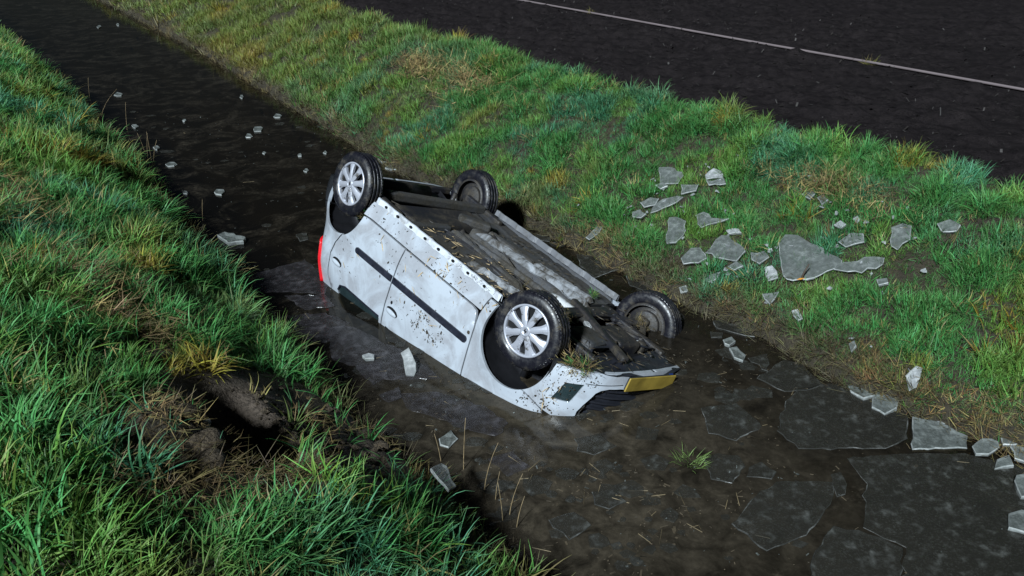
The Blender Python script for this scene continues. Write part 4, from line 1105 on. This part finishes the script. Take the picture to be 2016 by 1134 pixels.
bevel_box('oil_sump', (.16,-.12,.225), (.28,.26,.12), M['under_dark'], car, Matrix.Rotation(.1, 3, 'Z'), .03, 3, .9)
bevel_box('gearbox', (.13,.22,.235), (.26,.30,.14), M['under'], car, Matrix.Rotation(-.15, 3, 'Z'), .05, 3, .85)
bevel_box('engine_block', (.14,0,.36), (.40,.75,.20), M['gap'], car, None, .03)
bevel_box('radiator', (.44,0,.36), (.05,.75,.26), M['black_plastic'], car, None, .01)
tube('coolant_hose', [(.30,-.30,.22),(.20,-.40,.21),(.05,-.36,.23),(-.05,-.26,.24)], .020, M['under_dark'], car, 10)
tube('front_pipe', [(.26,.02,.20),(.10,.05,.185),(-.10,.0,.20),(-.25,-.02,.25)], .026, M['under'], car, 10)
bevel_box('mount_bracket', (-.02,.06,.19), (.09,.05,.03), M['alu'], car, Matrix.Rotation(.6, 3, 'Z'), .008)
# dark lining that closes the cabin and engine bay from below
bevel_box('engine_bay_wall', (-.33,0,.45), (.03,1.30,.50), M['gap'], car, None, .005)

# ---- mud, torn turf and stems stuck on the car
def fleck_mesh(name, P, Nrm, size, mat, parent, aspect=(1, 5)):
    V = []; F = []
    for p, n in zip(P, Nrm):
        p = Vector(p); n = Vector(n).normalized()
        u = n.cross(Vector((random.gauss(0,1), random.gauss(0,1), random.gauss(0,1)))).normalized(); v = n.cross(u)
        L = size * random.choice((.35, .5, .7, 1, 1.3, 2.0)); W = L / random.uniform(*aspect)
        lift = n * random.uniform(.001, .004); b = len(V)
        k = random.choice((4, 5, 6))
        for i in range(k):
            t = 2*math.pi*i/k + random.uniform(-.2, .2)
            V.append(tuple(p + lift*.3 + u*math.cos(t)*L*.5 + v*math.sin(t)*W*.5))
        V.append(tuple(p + lift + n*.002))
        F += [(b+i, b+(i+1) % k, b+k) for i in range(k)]
    o = mesh_obj(name, V, F, mat, parent); o['kind'] = 'stuff'; return o
def side_pts(clusters):
    P = []; N = []
    for ca, cz, sa, sz, n in clusters:
        a = RNG.normal(ca, sa, n); z = RNG.normal(cz, sz, n)
        for q, w in zip(a, z):
            bad = np.hypot(q-AF[0], w-AF[1]) < RF+.01 or np.hypot(q-AR[0], w-AR[1]) < RR+.01 or w < .18 or w > 1.0 or q > 1.15
            if bad: continue
            s0 = surf(np.array([q]), np.array([w]))[0]; s1 = surf(np.array([q]), np.array([w]), .01)[0]
            P.append(s0); N.append(s1 - s0)
    return P, N
P, N = side_pts([(-.95,.64,.10,.04,40),(-.80,.74,.06,.03,34),(-.98,.74,.04,.03,24),(-.70,.66,.05,.04,24),(-1.15,.70,.10,.05,14),(-1.3,.5,.5,.14,40),(-.9,.25,.5,.04,80),(-1.7,.45,.25,.1,25),(-2.1,.75,.12,.1,22),(-1.7,.24,.3,.03,25)])
fleck_mesh('mud_spatter', P, N, .017, M['spatter'], car)
P, N = side_pts([(.40,.40,.07,.10,130),(.36,.55,.06,.06,60),(.62,.28,.10,.03,40),(.25,.60,.07,.04,40),(.5,.26,.1,.03,60)])
fleck_mesh('mud_spatter', P, N, .010, M['spatter'], car, (1, 2.5))
P, N = side_pts([(-.9,.66,.22,.07,20),(-.75,.25,.3,.04,34),(-1.4,.45,.35,.12,12),(.42,.45,.1,.08,20),(-2.1,.7,.1,.1,6)])
fleck_mesh('stuck_straw', P, N, .055, M['straw'], car, (9, 22))
def under_pts(n, x0, x1, y0, y1):
    x = RNG.uniform(x0, x1, n); y = RNG.uniform(y0, y1, n); z = floor_z(x, y) - .012
    return np.stack([x, y, z], 1), np.tile((0, 0, -1.), (n, 1))
P, N = under_pts(260, -2.0, -.38, -.05, .66); fleck_mesh('stuck_straw', P, N, .06, M['straw'], car, (8, 20))
P, N = under_pts(160, -1.6, -.38, -.6, 0); fleck_mesh('stuck_straw', P, N, .05, M['debris'], car, (5, 16))
n = 240; P = np.stack([RNG.uniform(-.2,.6,n), RNG.uniform(-.62,.6,n), RNG.uniform(.15,.2,n)], 1); fleck_mesh('stuck_straw', P, np.tile((0,0,-1.), (n,1)), .05, M['debris'], car, (3, 14))
def stuck_turf(name, pts_car, coll, npick, scl, tintc, lean=.8):
    P = car_to_world(pts_car); n = len(P)
    rot = np.stack([RNG.normal(0, lean, n), RNG.normal(0, lean, n), RNG.uniform(0, 6.28, n)], 1)
    tint = np.array([tintc[RNG.integers(0, len(tintc))] for _ in range(n)]) * RNG.uniform(.6, 1.2, n)[:, None]
    o = scatter(name, coll, P, rot, RNG.uniform(.7, 1.2, n) * scl, RNG.integers(0, npick, n), tint, None)
    o.parent = car; o.matrix_parent_inverse = car.matrix_world.inverted()
    return o
n = 26; pc = np.stack([RNG.uniform(.30,.50,n), RNG.uniform(.45,.72,n), RNG.uniform(.20,.235,n)], 1)
stuck_turf('stuck_turf', pc, DRY, 4, .75, [C_STRAW*.8, C_BROWN, C_STRAW*.6])
n = 12; pc = np.stack([RNG.uniform(.36,.50,n), RNG.uniform(.52,.70,n), RNG.uniform(.20,.23,n)], 1)
stuck_turf('stuck_turf', pc, NEAR, 9, .45, [C_GREEN, C_LIME*.8])
n = 40; pc = np.stack([RNG.uniform(-.25,.25,n), RNG.uniform(.62,.76,n), RNG.uniform(-.085,-.07,n)*0+.193-.27*np.cos(RNG.uniform(-.9,.9,n))], 1)
stuck_turf('stuck_turf', pc, DRY, 4, .28, [C_BROWN*.8, C_STRAW*.4])
n = 34; pc = np.stack([-2.34+RNG.uniform(.02,.26,n), RNG.uniform(.62,.77,n), .165+.20*RNG.uniform(.6,1.1,n)], 1)
stuck_turf('stuck_turf', pc, DRY, 4, .40, [C_BROWN*.8, C_STRAW*.5, C_GREEN*.5])
n = 26; pc = np.stack([RNG.uniform(-.08,.12,n), RNG.uniform(-.64,-.5,n), RNG.uniform(.10,.24,n)], 1)
stuck_turf('stuck_turf', pc, DRY, 4, .5, [C_STRAW*.6, C_BROWN])
n = 18; pc = np.stack([RNG.uniform(-1.0,-.4,n), RNG.uniform(.70,.74,n), RNG.uniform(.12,.17,n)], 1)
stuck_turf('stuck_turf', pc, DRY, 4, .35, [C_BROWN*.6, C_GREEN*.4])
n = 6; pc = np.stack([RNG.uniform(-.45,-.40,n), RNG.uniform(-.45,-.40,n), RNG.uniform(.15,.17,n)], 1)
stuck_turf('stuck_turf', pc, NEAR, 9, .35, [C_GREEN, C_LIME])

# ------------------------------------------------------------------ ice
def jag(poly, step=.055, amp=.010, seed=0):
    r = random.Random(seed); out = []
    n = len(poly)
    for i in range(n):
        a = np.array(poly[i], float); b = np.array(poly[(i+1) % n], float); L = np.linalg.norm(b - a)
        k = max(1, int(L / step)); nrm = np.array((-(b-a)[1], (b-a)[0])) / (L + 1e-9)
        for j in range(k):
            out.append(a + (b-a)*j/k + nrm * r.gauss(0, amp if L > .08 else amp*.4) * (j > 0))
    return out
def slab(name, poly3, thick, mat, label, group, seed=0, step=.05, amp=.008):
    """an ice slab: broken outline, slightly smaller lower face, chipped upper edge."""
    P = np.array(poly3, float); c = P.mean(0)
    A = np.c_[P[:, :2] - c[:2], np.ones(len(P))]; s = np.linalg.lstsq(A, P[:, 2], rcond=None)[0]
    nv = Vector((-s[0], -s[1], 1)).normalized()
    out = jag([q[:2] for q in P], step, amp, seed); r = random.Random(seed + 5)
    cc = np.array(c[:2]); V = []; n = len(out)
    def plane(q): return float(s[2] + s[0]*(q[0]-c[0]) + s[1]*(q[1]-c[1]))
    for k, (shr, dz) in enumerate(((.0, 0.), (.007, -.0), (.0, -.35), (.004, -1.))):
        pass
    ring_top, ring_edge, ring_bot = [], [], []
    for q in out:
        d = cc - q; d = d / (np.linalg.norm(d) + 1e-9)
        ch = r.uniform(.003, .009)
        qt = q + d*ch; z = plane(qt); ring_top.append((qt[0], qt[1], z))
        ring_edge.append((q[0], q[1], plane(q) - thick*r.uniform(.15, .35)))
        qb = q + d*r.uniform(.0, .008); ring_bot.append((qb[0] - nv[0]*thick, qb[1] - nv[1]*thick, plane(qb) - thick))
    V = ring_top + ring_edge + ring_bot
    org = Vector((float(c[0]), float(c[1]), float(s[2] - thick)))
    V = [tuple(Vector(map(float, v)) - org) for v in V]
    F = [tuple(range(n))] + [(i+n*k, i+n*(k+1), (i+1) % n + n*(k+1), (i+1) % n + n*k) for k in range(2) for i in range(n)] + [tuple(range(3*n-1, 2*n-1, -1))]
    o = mesh_obj(name, V, F, mat); o.location = org
    o.data.materials.append({'thin_clear_ice': M['ice_clear'], 'floating_ice': M['ice_edge']}.get(mat.name, M['ice_rim']))
    for k in range(1, 1 + (n if mat.name == 'floating_ice' else 2*n)): o.data.polygons[k].material_index = 1
    tag(o, label, 'ice', group)
    return o
G_UP = 'small ice chunks floating upstream'
L_UP = 'small ice chunk floating on the black water upstream of the car'
WL_LAB = {   # key: (name, thickness, height of top above water, material, label, group)
 'w_midplate': ('ice_plate', .016, .006, 'ice_float', 'broad dark ice plate with a long pale straight edge, below the reed stubble', None),
 'w_pinkslab': ('ice_slab', .030, .022, 'ice_bank', 'four-sided brownish ice slab against the far water edge beside the broad dark plate', None),
 'w_bigsheet': ('ice_plate', .016, .003, 'ice_float', 'largest dark ice sheet, speckled with bubbles, filling the ditch corner below the bank slabs', None),
 'w_round': ('ice_plate', .016, .007, 'ice_float', 'fan-shaped bubbly ice plate with a rounded side floating in open black water', None),
 'w_sliver': ('ice_piece', .014, .004, 'ice_float', 'narrow dark sliver of ice beside the fan-shaped plate', None),
 'w_bottom': ('ice_slab', .028, .022, 'ice_float', 'pale-cornered ice slab resting on the edge of the largest ice sheet', None),
 'w_r7': ('ice_slab', .030, .026, 'ice_bank', 'grey ice slab lying on the largest ice sheet', None),
 'w_r8': ('ice_slab', .035, .040, 'ice_bank', 'thick grey ice slab by the pile at the far water edge', None),
 'w_c1': ('ice_slab', .024, .050, 'ice_bank', 'oval ice piece with a pale rim at the end of the bank-side pile', 'ice pile at the far water edge'),
 'w_c2': ('ice_slab', .024, .105, 'ice_bank', 'topmost grey slab of the ice pile against the grass', 'ice pile at the far water edge'),
 'w_c3': ('ice_slab', .024, .060, 'ice_bank', 'long grey slab in the middle of the bank-side ice pile', 'ice pile at the far water edge'),
 'w_c4': ('ice_slab', .024, .030, 'ice_bank', 'lowest small slab of the bank-side ice pile, half on the water', 'ice pile at the far water edge'),
 'w_n1': ('ice_slab', .030, .030, 'ice_bank', 'brown-edged ice slab under the reed stubble on the far edge', None),
 'w_n2': ('ice_slab', .030, .040, 'ice_bank', 'grey many-sided ice slab leaning beside the orange reed stubble', None),
 'w_n3': ('ice_piece', .022, .030, 'ice_pale', 'small pale ice piece at the water edge above the brownish slab', None),
 'w_n4': ('ice_slab', .022, .022, 'ice_float', 'long dark ice slab at the far edge beyond the front bumper', None),
 'w_n5': ('ice_piece', .022, .016, 'ice_float', 'small dark ice piece between the front bumper and the long slab', None),
 'w_n6': ('ice_piece', .030, .028, 'ice_bank', 'small rounded pale ice lump beyond the front bumper', None),
 'w_n7': ('ice_piece', .030, .026, 'ice_bank', 'oblong brownish ice piece next to the small rounded lump', None),
 'w_n8': ('ice_plate', .016, .008, 'ice_float', 'pointed dark ice plate with a pale edge between bumper and far bank', None),
 'w_n9': ('ice_plate', .016, .006, 'ice_float', 'dark arrow-shaped ice plate with a bright tip near the far bank', None),
 'w_d1': ('ice_plate', .014, .004, 'ice_float', 'dim ice plate with a curved pale rim beside the floating grass clump', None),
 'w_d2': ('ice_piece', .014, .003, 'ice_float', 'dim ice piece beside the open black water channel', None),
 'w_l1': ('ice_plate', .012, .004, 'ice_clear', 'thin smooth ice sheet along the submerged side windows', None),
 'w_l2': ('ice_plate', .014, .012, 'ice_clear', 'thin bluish ice plate tilted near the near bank tuft', None),
 'w_l3': ('ice_piece', .012, .050, 'ice_pale', 'white kite-shaped ice shard standing out of the muddy water', None),
 'w_l4': ('ice_piece', .030, .030, 'ice_pale', 'little white ice lump floating beside the thin sheet', None),
 'w_l5': ('ice_plate', .012, .005, 'ice_clear', 'thin clear ice sheet floating below the front door', None),
 'w_l6': ('ice_piece', .020, .014, 'ice_bank', 'small frosty ice piece near the dry stalks', None),
 'w_l7': ('ice_plate', .014, .009, 'ice_clear', 'smooth bluish ice plate overlapping the thin clear sheet', None),
 'w_l8': ('ice_plate', .012, .007, 'ice_clear', 'small bluish ice plate close to the near bank', None),
 'w_s1': ('ice_slab', .045, .040, 'ice_bank', 'thick grey ice block floating upstream beside the dark near bank', None),
 'w_s2': ('ice_plate', .014, .004, 'ice_clear', 'dark clear ice plate with cracked edges beside the red tail lamp', None),
 'w_s3': ('ice_plate', .014, .008, 'ice_clear', 'dark pointed ice plate next to the rear corner of the car', None),
 'w_s4': ('ice_plate', .014, .003, 'ice_clear', 'dim clear ice plate below the rear window', None),
 'w_s5': ('ice_piece', .020, .012, 'ice_float', 'small dim ice piece beside the rear wheel arch', None),
 'w_m1': ('ice_plate', .012, .005, 'ice_float', 'rounded frosty ice plate among the floating debris', None),
 'w_m2': ('ice_plate', .012, .004, 'ice_float', 'dim ice plate under the front bumper corner', None),
 'w_m3': ('ice_plate', .012, .004, 'ice_float', 'dim ice plate in front of the number plate', None),
 'w_m4': ('ice_plate', .012, .005, 'ice_float', 'dim ice plate in the debris by the near bank foot', None),
 'w_m5': ('ice_plate', .012, .004, 'ice_clear', 'thin ice plate between the dry stalks and the front fender', None),
 'w_f1': ('ice_piece', .018, .010, 'ice_float', 'narrow ice piece behind the car at the far edge', None),
 'w_f2': ('ice_plate', .014, .006, 'ice_float', 'dark ice plate behind the sill of the car', None),
 'w_f3': ('ice_plate', .014, .005, 'ice_float', 'dark ice plate behind the far front wheel', None),
}
seed = 0
for key, poly in WATER_ICE.items():
    seed += 1
    if key.startswith('w_chunk'):
        t = random.uniform(.022, .036)
        z0 = WL + random.uniform(.014, .026)
        slab('ice_chunk', [(x, y, z0) for x, y in poly], t, M['ice_bank'], L_UP, G_UP, seed, .06, .004)
        continue
    nm, th, up, mt, lab, grp = WL_LAB[key]
    tilt = {'w_pinkslab': (.0, .10), 'w_c1': (.1, .1), 'w_c2': (.25, .2), 'w_c3': (.2, .1), 'w_c4': (.15, .1), 'w_n1': (.12, .05), 'w_n2': (.15, .12), 'w_l3': (.1, .55), 'w_r8': (.05, .1), 'w_l2': (-.05, .05), 'w_bottom': (-.02, .03)}.get(key, (0, 0))
    c = np.mean(poly, 0)
    slab(nm, [(x, y, WL + up + tilt[0]*(x-c[0]) + tilt[1]*(y-c[1])) for x, y in poly], th, M[mt], lab, grp, seed)
BK_LAB = {
 'b1': 'dark grey five-sided ice slab highest on the far bank', 'b2': 'pale rounded ice slab leaning on another near the bank top',
 'b3': 'flat pale ice slab directly below the rounded one', 'b4': 'small frosty ice lump below the dark five-sided slab',
 'b5': 'flat grey ice slab lying between the dark slab and the long one', 'b6': 'long thin grey ice slab pointing down the far bank',
 'b7': 'small dark brownish ice piece above the long thin slab', 'b8': 'small grey ice piece below the brownish one',
 'b9': 'tall upright grey ice slab standing in the grass', 'b10': 'jagged grey ice slab with a long pointed tail',
 'b11': 'narrow pale ice splinter above the diamond-shaped slab', 'b12': 'diamond-shaped grey ice slab tilted on the bank',
 'b13': 'pinkish pale ice slab shaped like a bell above the water edge', 'b14': 'largest triangular ice slab on the far bank with a stick against it',
 'b15': 'long pale-rimmed ice slab touching the largest slab', 'b16': 'oval pale-edged ice slab above the long pale-rimmed one',
 'b17': 'frosty upright ice slab alone in the grass', 'b18': 'notched ice slab farthest along the far bank', 'b19': 'small grey ice slab beside the diamond-shaped one',
 'b20': 'small white four-sided ice piece left of the largest slab foot', 'b21': 'bluish pointed ice piece low on the bank below the largest slab',
 'b22': 'small white ice shard just above the dead grass fringe', 'b23': 'small bluish ice piece below the long pale-rimmed slab',
 'b24': 'small pale ice piece at the lower edge of the straw heap', 'b25': 'second small ice piece in the straw heap',
 'b26': 'little rounded ice lump between straw heap and oval slab', 'b27': 'tiny clear ice lump beside the little rounded one',
 'b28': 'slim brownish ice shard stuck in dead grass at the water edge', 'b29': 'small grey ice piece under the diamond-shaped slab',
 'b30': 'bluish glassy ice piece below the bell-shaped slab', 'b31': 'clear upright ice shard in the grass above the orange reed stubble',
 'b32': 'small pale ice piece above the lower reed stubble', 'b33': 'small ice lump in the grass above the far front wheel',
 'l1': 'grey-blue oblong ice slab leaning in the near bank grass', 'l2': 'small greenish ice lump on the rim of the gouge'}
for key, poly in BANK_ICE.items():
    seed += 1
    pale = key in ('b11', 'b20', 'b22', 'b26', 'b27', 'b31', 'b2')
    P = np.array(poly)
    if key == 'l2': P[:, 2] = hz(P[:, 0], P[:, 1]).max() + .05
    elif key == 'l1': P[:, 2] += .05
    else:
        ground_mean = hz(P[:, 0], P[:, 1]).mean(); P[:, 2] += ground_mean + .055 - P[:, 2].mean()
    size = np.ptp(P[:, :2], 0).max()
    slab('ice_slab' if size > .14 else 'ice_piece', P, .015 if size > .14 else .022, M['ice_pale'] if pale else M['ice_bank'], BK_LAB[key],
         'ice slabs thrown up on the far bank' if key[0] == 'b' else None, seed)

# splinters of ice lost in the grass between the slabs
V = []; F = []; keys = [k for k in BANK_ICE if k[0] == 'b']
for i in range(110):
    q = np.array(BANK_ICE[random.choice(keys)]).mean(0); x, y = q[0] + random.gauss(0, .16), q[1] + random.gauss(0, .16)
    if (x - float(xR(np.array(y)))) * .84 < .15: continue
    z = float(hz(np.array([x]), np.array([y]))[0]) + random.uniform(.03, .07); r = random.uniform(.006, .024); k = random.randint(3, 5); b = len(V); ph = random.random()*6
    ring = [(x + r*random.uniform(.6, 1.3)*math.cos(ph + 6.283*j/k), y + r*random.uniform(.6, 1.3)*math.sin(ph + 6.283*j/k), z + random.uniform(-.012, .012)) for j in range(k)]
    V += ring + [(a, c, e - .008) for a, c, e in ring]; F += [tuple(range(b, b+k))] + [(b+j, b+k+j, b+k+(j+1) % k, b+(j+1) % k) for j in range(k)]
tag(mesh_obj('ice_splinters', V, F, M['ice_pale']), 'tiny ice splinters scattered in the grass between the slabs', kind='stuff')

# ------------------------------------------------------------------ floating debris, reeds, field litter
def flat_bits(name, P, L, W, mat, label, lift=.002, tiltz=.05):
    """many tiny flat stems, leaves and chips in one mesh (P n x 3, L and W arrays)."""
    n = len(P); t = RNG.uniform(0, 2*math.pi, n); dx = np.cos(t); dy = np.sin(t)
    zz = RNG.normal(0, tiltz, n)
    V = np.zeros((n, 4, 3))
    for k, (a, b) in enumerate(((-.5, -.5), (.5, -.35), (.5, .5), (-.5, .35))):
        V[:, k, 0] = P[:, 0] + a*L*dx - b*W*dy; V[:, k, 1] = P[:, 1] + a*L*dy + b*W*dx; V[:, k, 2] = P[:, 2] + lift + a*L*zz + b*.002
    o = np_mesh(name, V.reshape(-1, 3), np.arange(n*4).reshape(-1, 4), mat)
    tag(o, label, kind='stuff'); return o
def pond(n, f, y0=2.6, y1=13):
    y = RNG.uniform(y0, y1, n*6); x = xL(y) + (xR(y) - xL(y)) * RNG.random(n*6)
    w = f(x, y); keep = RNG.random(n*6) < w; x, y = x[keep][:n], y[keep][:n]
    return np.stack([x, y, np.full(len(x), WL)], 1)
dens = lambda x, y: np.clip(1.1*np.exp(-((x-.45)/1.0)**2 - ((y-4.1)/1.0)**2) + .5*np.exp(-((x+.4)/.9)**2 - ((y-5.0)/.9)**2) + .3*np.exp(-((x-1.6)/.6)**2-((y-5.2)/.6)**2), 0, 1) * smooth01(fbm(x, y, 3, 3, 14), .35, .6) + .02
P = pond(4200, dens); flat_bits('floating_litter', P, .006 + .045*RNG.random(len(P))**3, .003 + .013*RNG.random(len(P))**2, M['debris'], 'brown leaf and stem litter floating on the ditch water')
P = pond(300, dens); flat_bits('floating_stems', P, RNG.uniform(.03, .13, len(P)), RNG.uniform(.0015, .004, len(P)), M['wet_stem'], 'loose dry stems floating on the ditch water', .004)
P = pond(1000, lambda x, y: .4*dens(x, y) + .06*np.exp(-((y-8)/3)**2) + .02); flat_bits('ice_crumbs', P, .004 + .026*RNG.random(len(P))**3, .004 + .014*RNG.random(len(P))**2, M['ice_bank'], 'tiny crumbs of broken ice scattered on the water', .006, .3)
# broken skim ice: small irregular flakes, too many to count
P = pond(420, lambda x, y: np.clip(dens(x, y)*1.2, 0, 1)); V = []; F = []
for q in P:
    k = random.randint(4, 7); r = .02 + .075*random.random()**2; b = len(V); ph = random.uniform(0, 6.28); zt = q[2] + .0015 + random.random()*.004
    ring = [(q[0] + r*random.uniform(.6, 1.2)*math.cos(ph + 2*math.pi*i/k)*1.2, q[1] + r*random.uniform(.6, 1.2)*math.sin(ph + 2*math.pi*i/k)) for i in range(k)]
    V += [(x, y, zt) for x, y in ring] + [(x, y, zt - .006) for x, y in ring]
    F += [tuple(range(b, b+k))] + [(b+i, b+k+i, b+k+(i+1) % k, b+(i+1) % k) for i in range(k)]
tag(mesh_obj('skim_ice', V, F, M['ice_float']), 'flakes of broken skim ice drifting among the floating litter', kind='stuff')
# mats of silt and torn turf on the water: low lumps
def clump(name, x, y, r, n, coll, npick, sc, tints, label, z=None, cat=None):
    px = RNG.normal(x, r, n); py = RNG.normal(y, r, n); pz = np.full(n, WL) if z is None else np.maximum(hz(px, py), np.where((px - xR(py))*.84 > 2.1, 1.0, -1.))
    rot = np.stack([RNG.normal(0, .5, n), RNG.normal(0, .5, n), RNG.uniform(0, 6.28, n)], 1)
    tint = np.array([tints[RNG.integers(0, len(tints))] for _ in range(n)]) * RNG.uniform(.7, 1.25, n)[:, None]
    o = scatter(name, coll, np.stack([px, py, pz], 1), rot, RNG.uniform(.7, 1.2, n)*sc, RNG.integers(0, npick, n), tint, label, cat)
    return o
gc = blades('grass_clump', 90, .11, .005, .9, .075, M['clump_grass'], 3, .7); COL.objects.link(gc); gc.location = (1.12, 4.21, WL)
tag(gc, 'torn green and straw coloured grass clump floating in front of the car', 'grass clump')
for x, y, r, n, s in ((2.52,4.98,.07,40,.95),(2.74,4.74,.11,60,1.05),(3.03,4.52,.06,24,1.0),(1.98,5.83,.06,16,.8),(2.55,5.20,.08,24,.8),(1.72,6.12,.05,14,.7)):
    clump('reed_stubble', x, y, r, n, DRY, 4, s, [np.array((.20,.11,.04)), np.array((.13,.08,.035)), C_STRAW*.7], 'orange brown reed stubble at the far water edge', 1)
for x, y, r, n in ((.62,7.9,.13,26),(-.3,9.1,.12,18),(-1.1,10.3,.15,20),(3.55,4.95,.16,40),(2.5,6.9,.1,14)):
    clump('grass_tussock', x, y, r, n, NEAR, 6, .95, [C_LIME, C_LIME*.8, C_GOLD*.7], 'yellow green grass tussock on the far bank', 1)
for x, y, r, n, s in ((-1.78,2.42,.13,46,1.5),(-1.58,2.15,.12,30,1.4),(-2.15,3.35,.16,40,1.25),(-2.35,4.05,.14,26,1.1),(-1.86,5.05,.12,34,1.1),(-1.06,4.98,.06,22,.85),(-.62,3.05,.2,40,1.15)):
    clump('grass_tussock', x, y, r, n, NEAR, 6, s, [C_LIME, C_GREEN*1.2, C_GREEN], 'long bright grass tussock on the near bank', 1)

# single dry reed stalks standing at the near water edge
STALK_LAB = 'thin dry reed stalk standing at the near water edge'
for i, (x, y, h, lx, ly) in enumerate([(-.30,4.12,.36,.02,.05),(-.17,3.93,.34,.09,.02),(-.10,3.86,.22,.03,-.02),(-.02,3.72,.30,.08,.0),(-.05,3.66,.26,-.03,.04),(.02,3.6,.2,.05,.05),(-.44,4.2,.2,-.04,.03),
                                       (-7.05,13.9,.34,.05,0),(-6.3,12.6,.42,.3,.1),(-4.75,10.5,.34,.05,.03),(-4.68,10.45,.38,.0,.02),(-4.62,10.36,.30,.1,0),(-4.85,10.7,.3,-.06,0),(-3.3,8.3,.24,.03,.02),(-5.6,11.9,.4,.04,.05)]):
    z0 = max(float(hz(np.array([x]), np.array([y]))[0]), -.1) - .02
    pts = [(x + lx*t*t, y + ly*t, z0 + (h + .1)*t) for t in np.linspace(0, 1, 6)]
    o = tube('reed_stalk', [Vector(p) - Vector(pts[0]) for p in pts], .0038, M['stalk'], None, 5, .35); o.location = pts[0]
    tag(o, STALK_LAB, 'reed stalk', 'dry reed stalks along the near water edge')

# field: straw, leaf fragments and small stones
n = 2600; y = RNG.uniform(5, 22, n); x = xR(y) + RNG.uniform(2.15, 9.5, n)/.84
z = .985 + .26*np.clip(fbm(x*.8 + y*.5, y, 4.2, 4, 4) - .42, 0, 1) + .012
P = np.stack([x, y, z], 1); L = .01 + .06*RNG.random(n)**2; flat_bits('field_litter', P, L, L*RNG.uniform(.1, .5, n), M['field_bit'], 'withered leaf and stem fragments on the ploughed field', .004, .35)

n = 3000; y = RNG.uniform(5, 20, n); x = xR(y) + (2.15 + 7.5*RNG.random(n)**1.3)/.84
z = .985 + .26*np.clip(fbm(x*.8 + y*.5, y, 4.2, 4, 4) - .42, 0, 1) + .016
P = np.stack([x, y, z], 1); L = .006 + .045*RNG.random(n)**3; flat_bits('field_crumbs', P, L, L*RNG.uniform(.15, .7, n), M['field_pale'], 'pale crumbs of straw and stone on the ploughed field', .006, .6)
for x, y in ((4.90, 11.55), (1.45, 16.35)):
    clump('weed', x, y, .04, 8, DRY, 4, .9, [C_STRAW*.5, C_OLIVE*.5], 'withered weed growing against the pale hose on the field', 1)
# pale hose lying across the field
hp = [(-5.89, 26.68), (-2.77, 22.28), (0.35, 17.88), (1.91, 15.68), (3.53, 13.4), (4.91, 11.53), (6.06, 9.92), (8.36, 6.7), (10.66, 3.48)]
hc = catmull(np.array(hp), 2*np.array(hp[0])-hp[1], 2*np.array(hp[-1])-hp[-2], 14)
tube('hose', [(x, y, .985 + .034) for x, y in hc], .018, M['hose'], None, 8)
tag(bpy.data.objects['hose'], 'long thin pale pinkish hose stretched across the ploughed field', 'hose')

# stick leaning on the largest slab, and an orange leaf at its foot
zs = float(hz(np.array([2.33]), np.array([6.07]))[0])
o = tube('stick', [(0,0,0),(.015,.01,.06),(.045,.005,.15)], .010, M['stick'], None, 6, .6); o.location = (2.315, 6.03, zs + .03)
tag(o, 'short dark stick leaning against the largest ice slab', 'stick')
lv = [(0,0,0),(.03,.012,.008),(.065,.0,.012),(.03,-.014,.006)]
o = mesh_obj('fallen_leaf', lv + [(a, b, c - .002) for a, b, c in lv], [(0,1,2,3),(7,6,5,4),(0,4,5,1),(1,5,6,2),(2,6,7,3),(3,7,4,0)], M['leaf']); o.location = (2.26, 5.98, zs + .07)
tag(o, 'orange fallen leaf at the foot of the largest ice slab', 'leaf')

# clods of earth turned out of the gouge
def clod_obj(x, y, r, label):
    bm = bmesh.new(); bmesh.ops.create_icosphere(bm, subdivisions=3, radius=r)
    for v in bm.verts:
        k = 1 + .35*(fbm(v.co.x*14 + x*7, v.co.y*14 + v.co.z*9, 1., 3, 3) - .5)*2
        v.co = Vector((v.co.x*k*1.1, v.co.y*k, v.co.z*k*.7))
    me = bpy.data.meshes.new('earth_clod'); bm.to_mesh(me); bm.free()
    o = bpy.data.objects.new('earth_clod', me); COL.objects.link(o); me.materials.append(M['mudclod'])
    o.location = (x, y, float(hz(np.array([x]), np.array([y]))[0]) + r*.25)
    tag(o, label, 'clod', 'earth clods turned out of the gouge')
for x, y, r in ((-1.36,3.02,.075),(-1.30,2.90,.06),(-1.52,3.22,.06),(-.92,4.30,.055),(-1.22,4.18,.05),(-1.12,2.92,.05),(-.80,4.12,.05)):
    clod_obj(x, y, r, 'lump of dark earth torn out at the rim of the bank gouge')

# crumbs of loose earth over the bared soil, too many to count
V = []; F = []
OCT = [(1,0,0),(-1,0,0),(0,1,0),(0,-1,0),(0,0,1),(0,0,-1)]; OF = [(0,2,4),(2,1,4),(1,3,4),(3,0,4),(2,0,5),(1,2,5),(3,1,5),(0,3,5)]
k = 0
while k < 620:
    x, y = random.gauss(-1.18, .26), random.gauss(3.6, .42)
    if float(bare(np.array(x), np.array(y))) < .35: continue
    r = .006 + .026*random.random()**2.5; z = float(hz(np.array([x]), np.array([y]))[0]) + r*.2; b = len(V)
    V += [(x + r*a*random.uniform(.6, 1.3), y + r*c*random.uniform(.6, 1.3), z + r*e*random.uniform(.5, 1.1)) for a, c, e in OCT]
    F += [tuple(b + i for i in f) for f in OF]; k += 1
tag(mesh_obj('earth_crumbs', V, F, M['mudclod']), 'loose crumbs of earth on the bared soil of the gouge', kind='stuff')
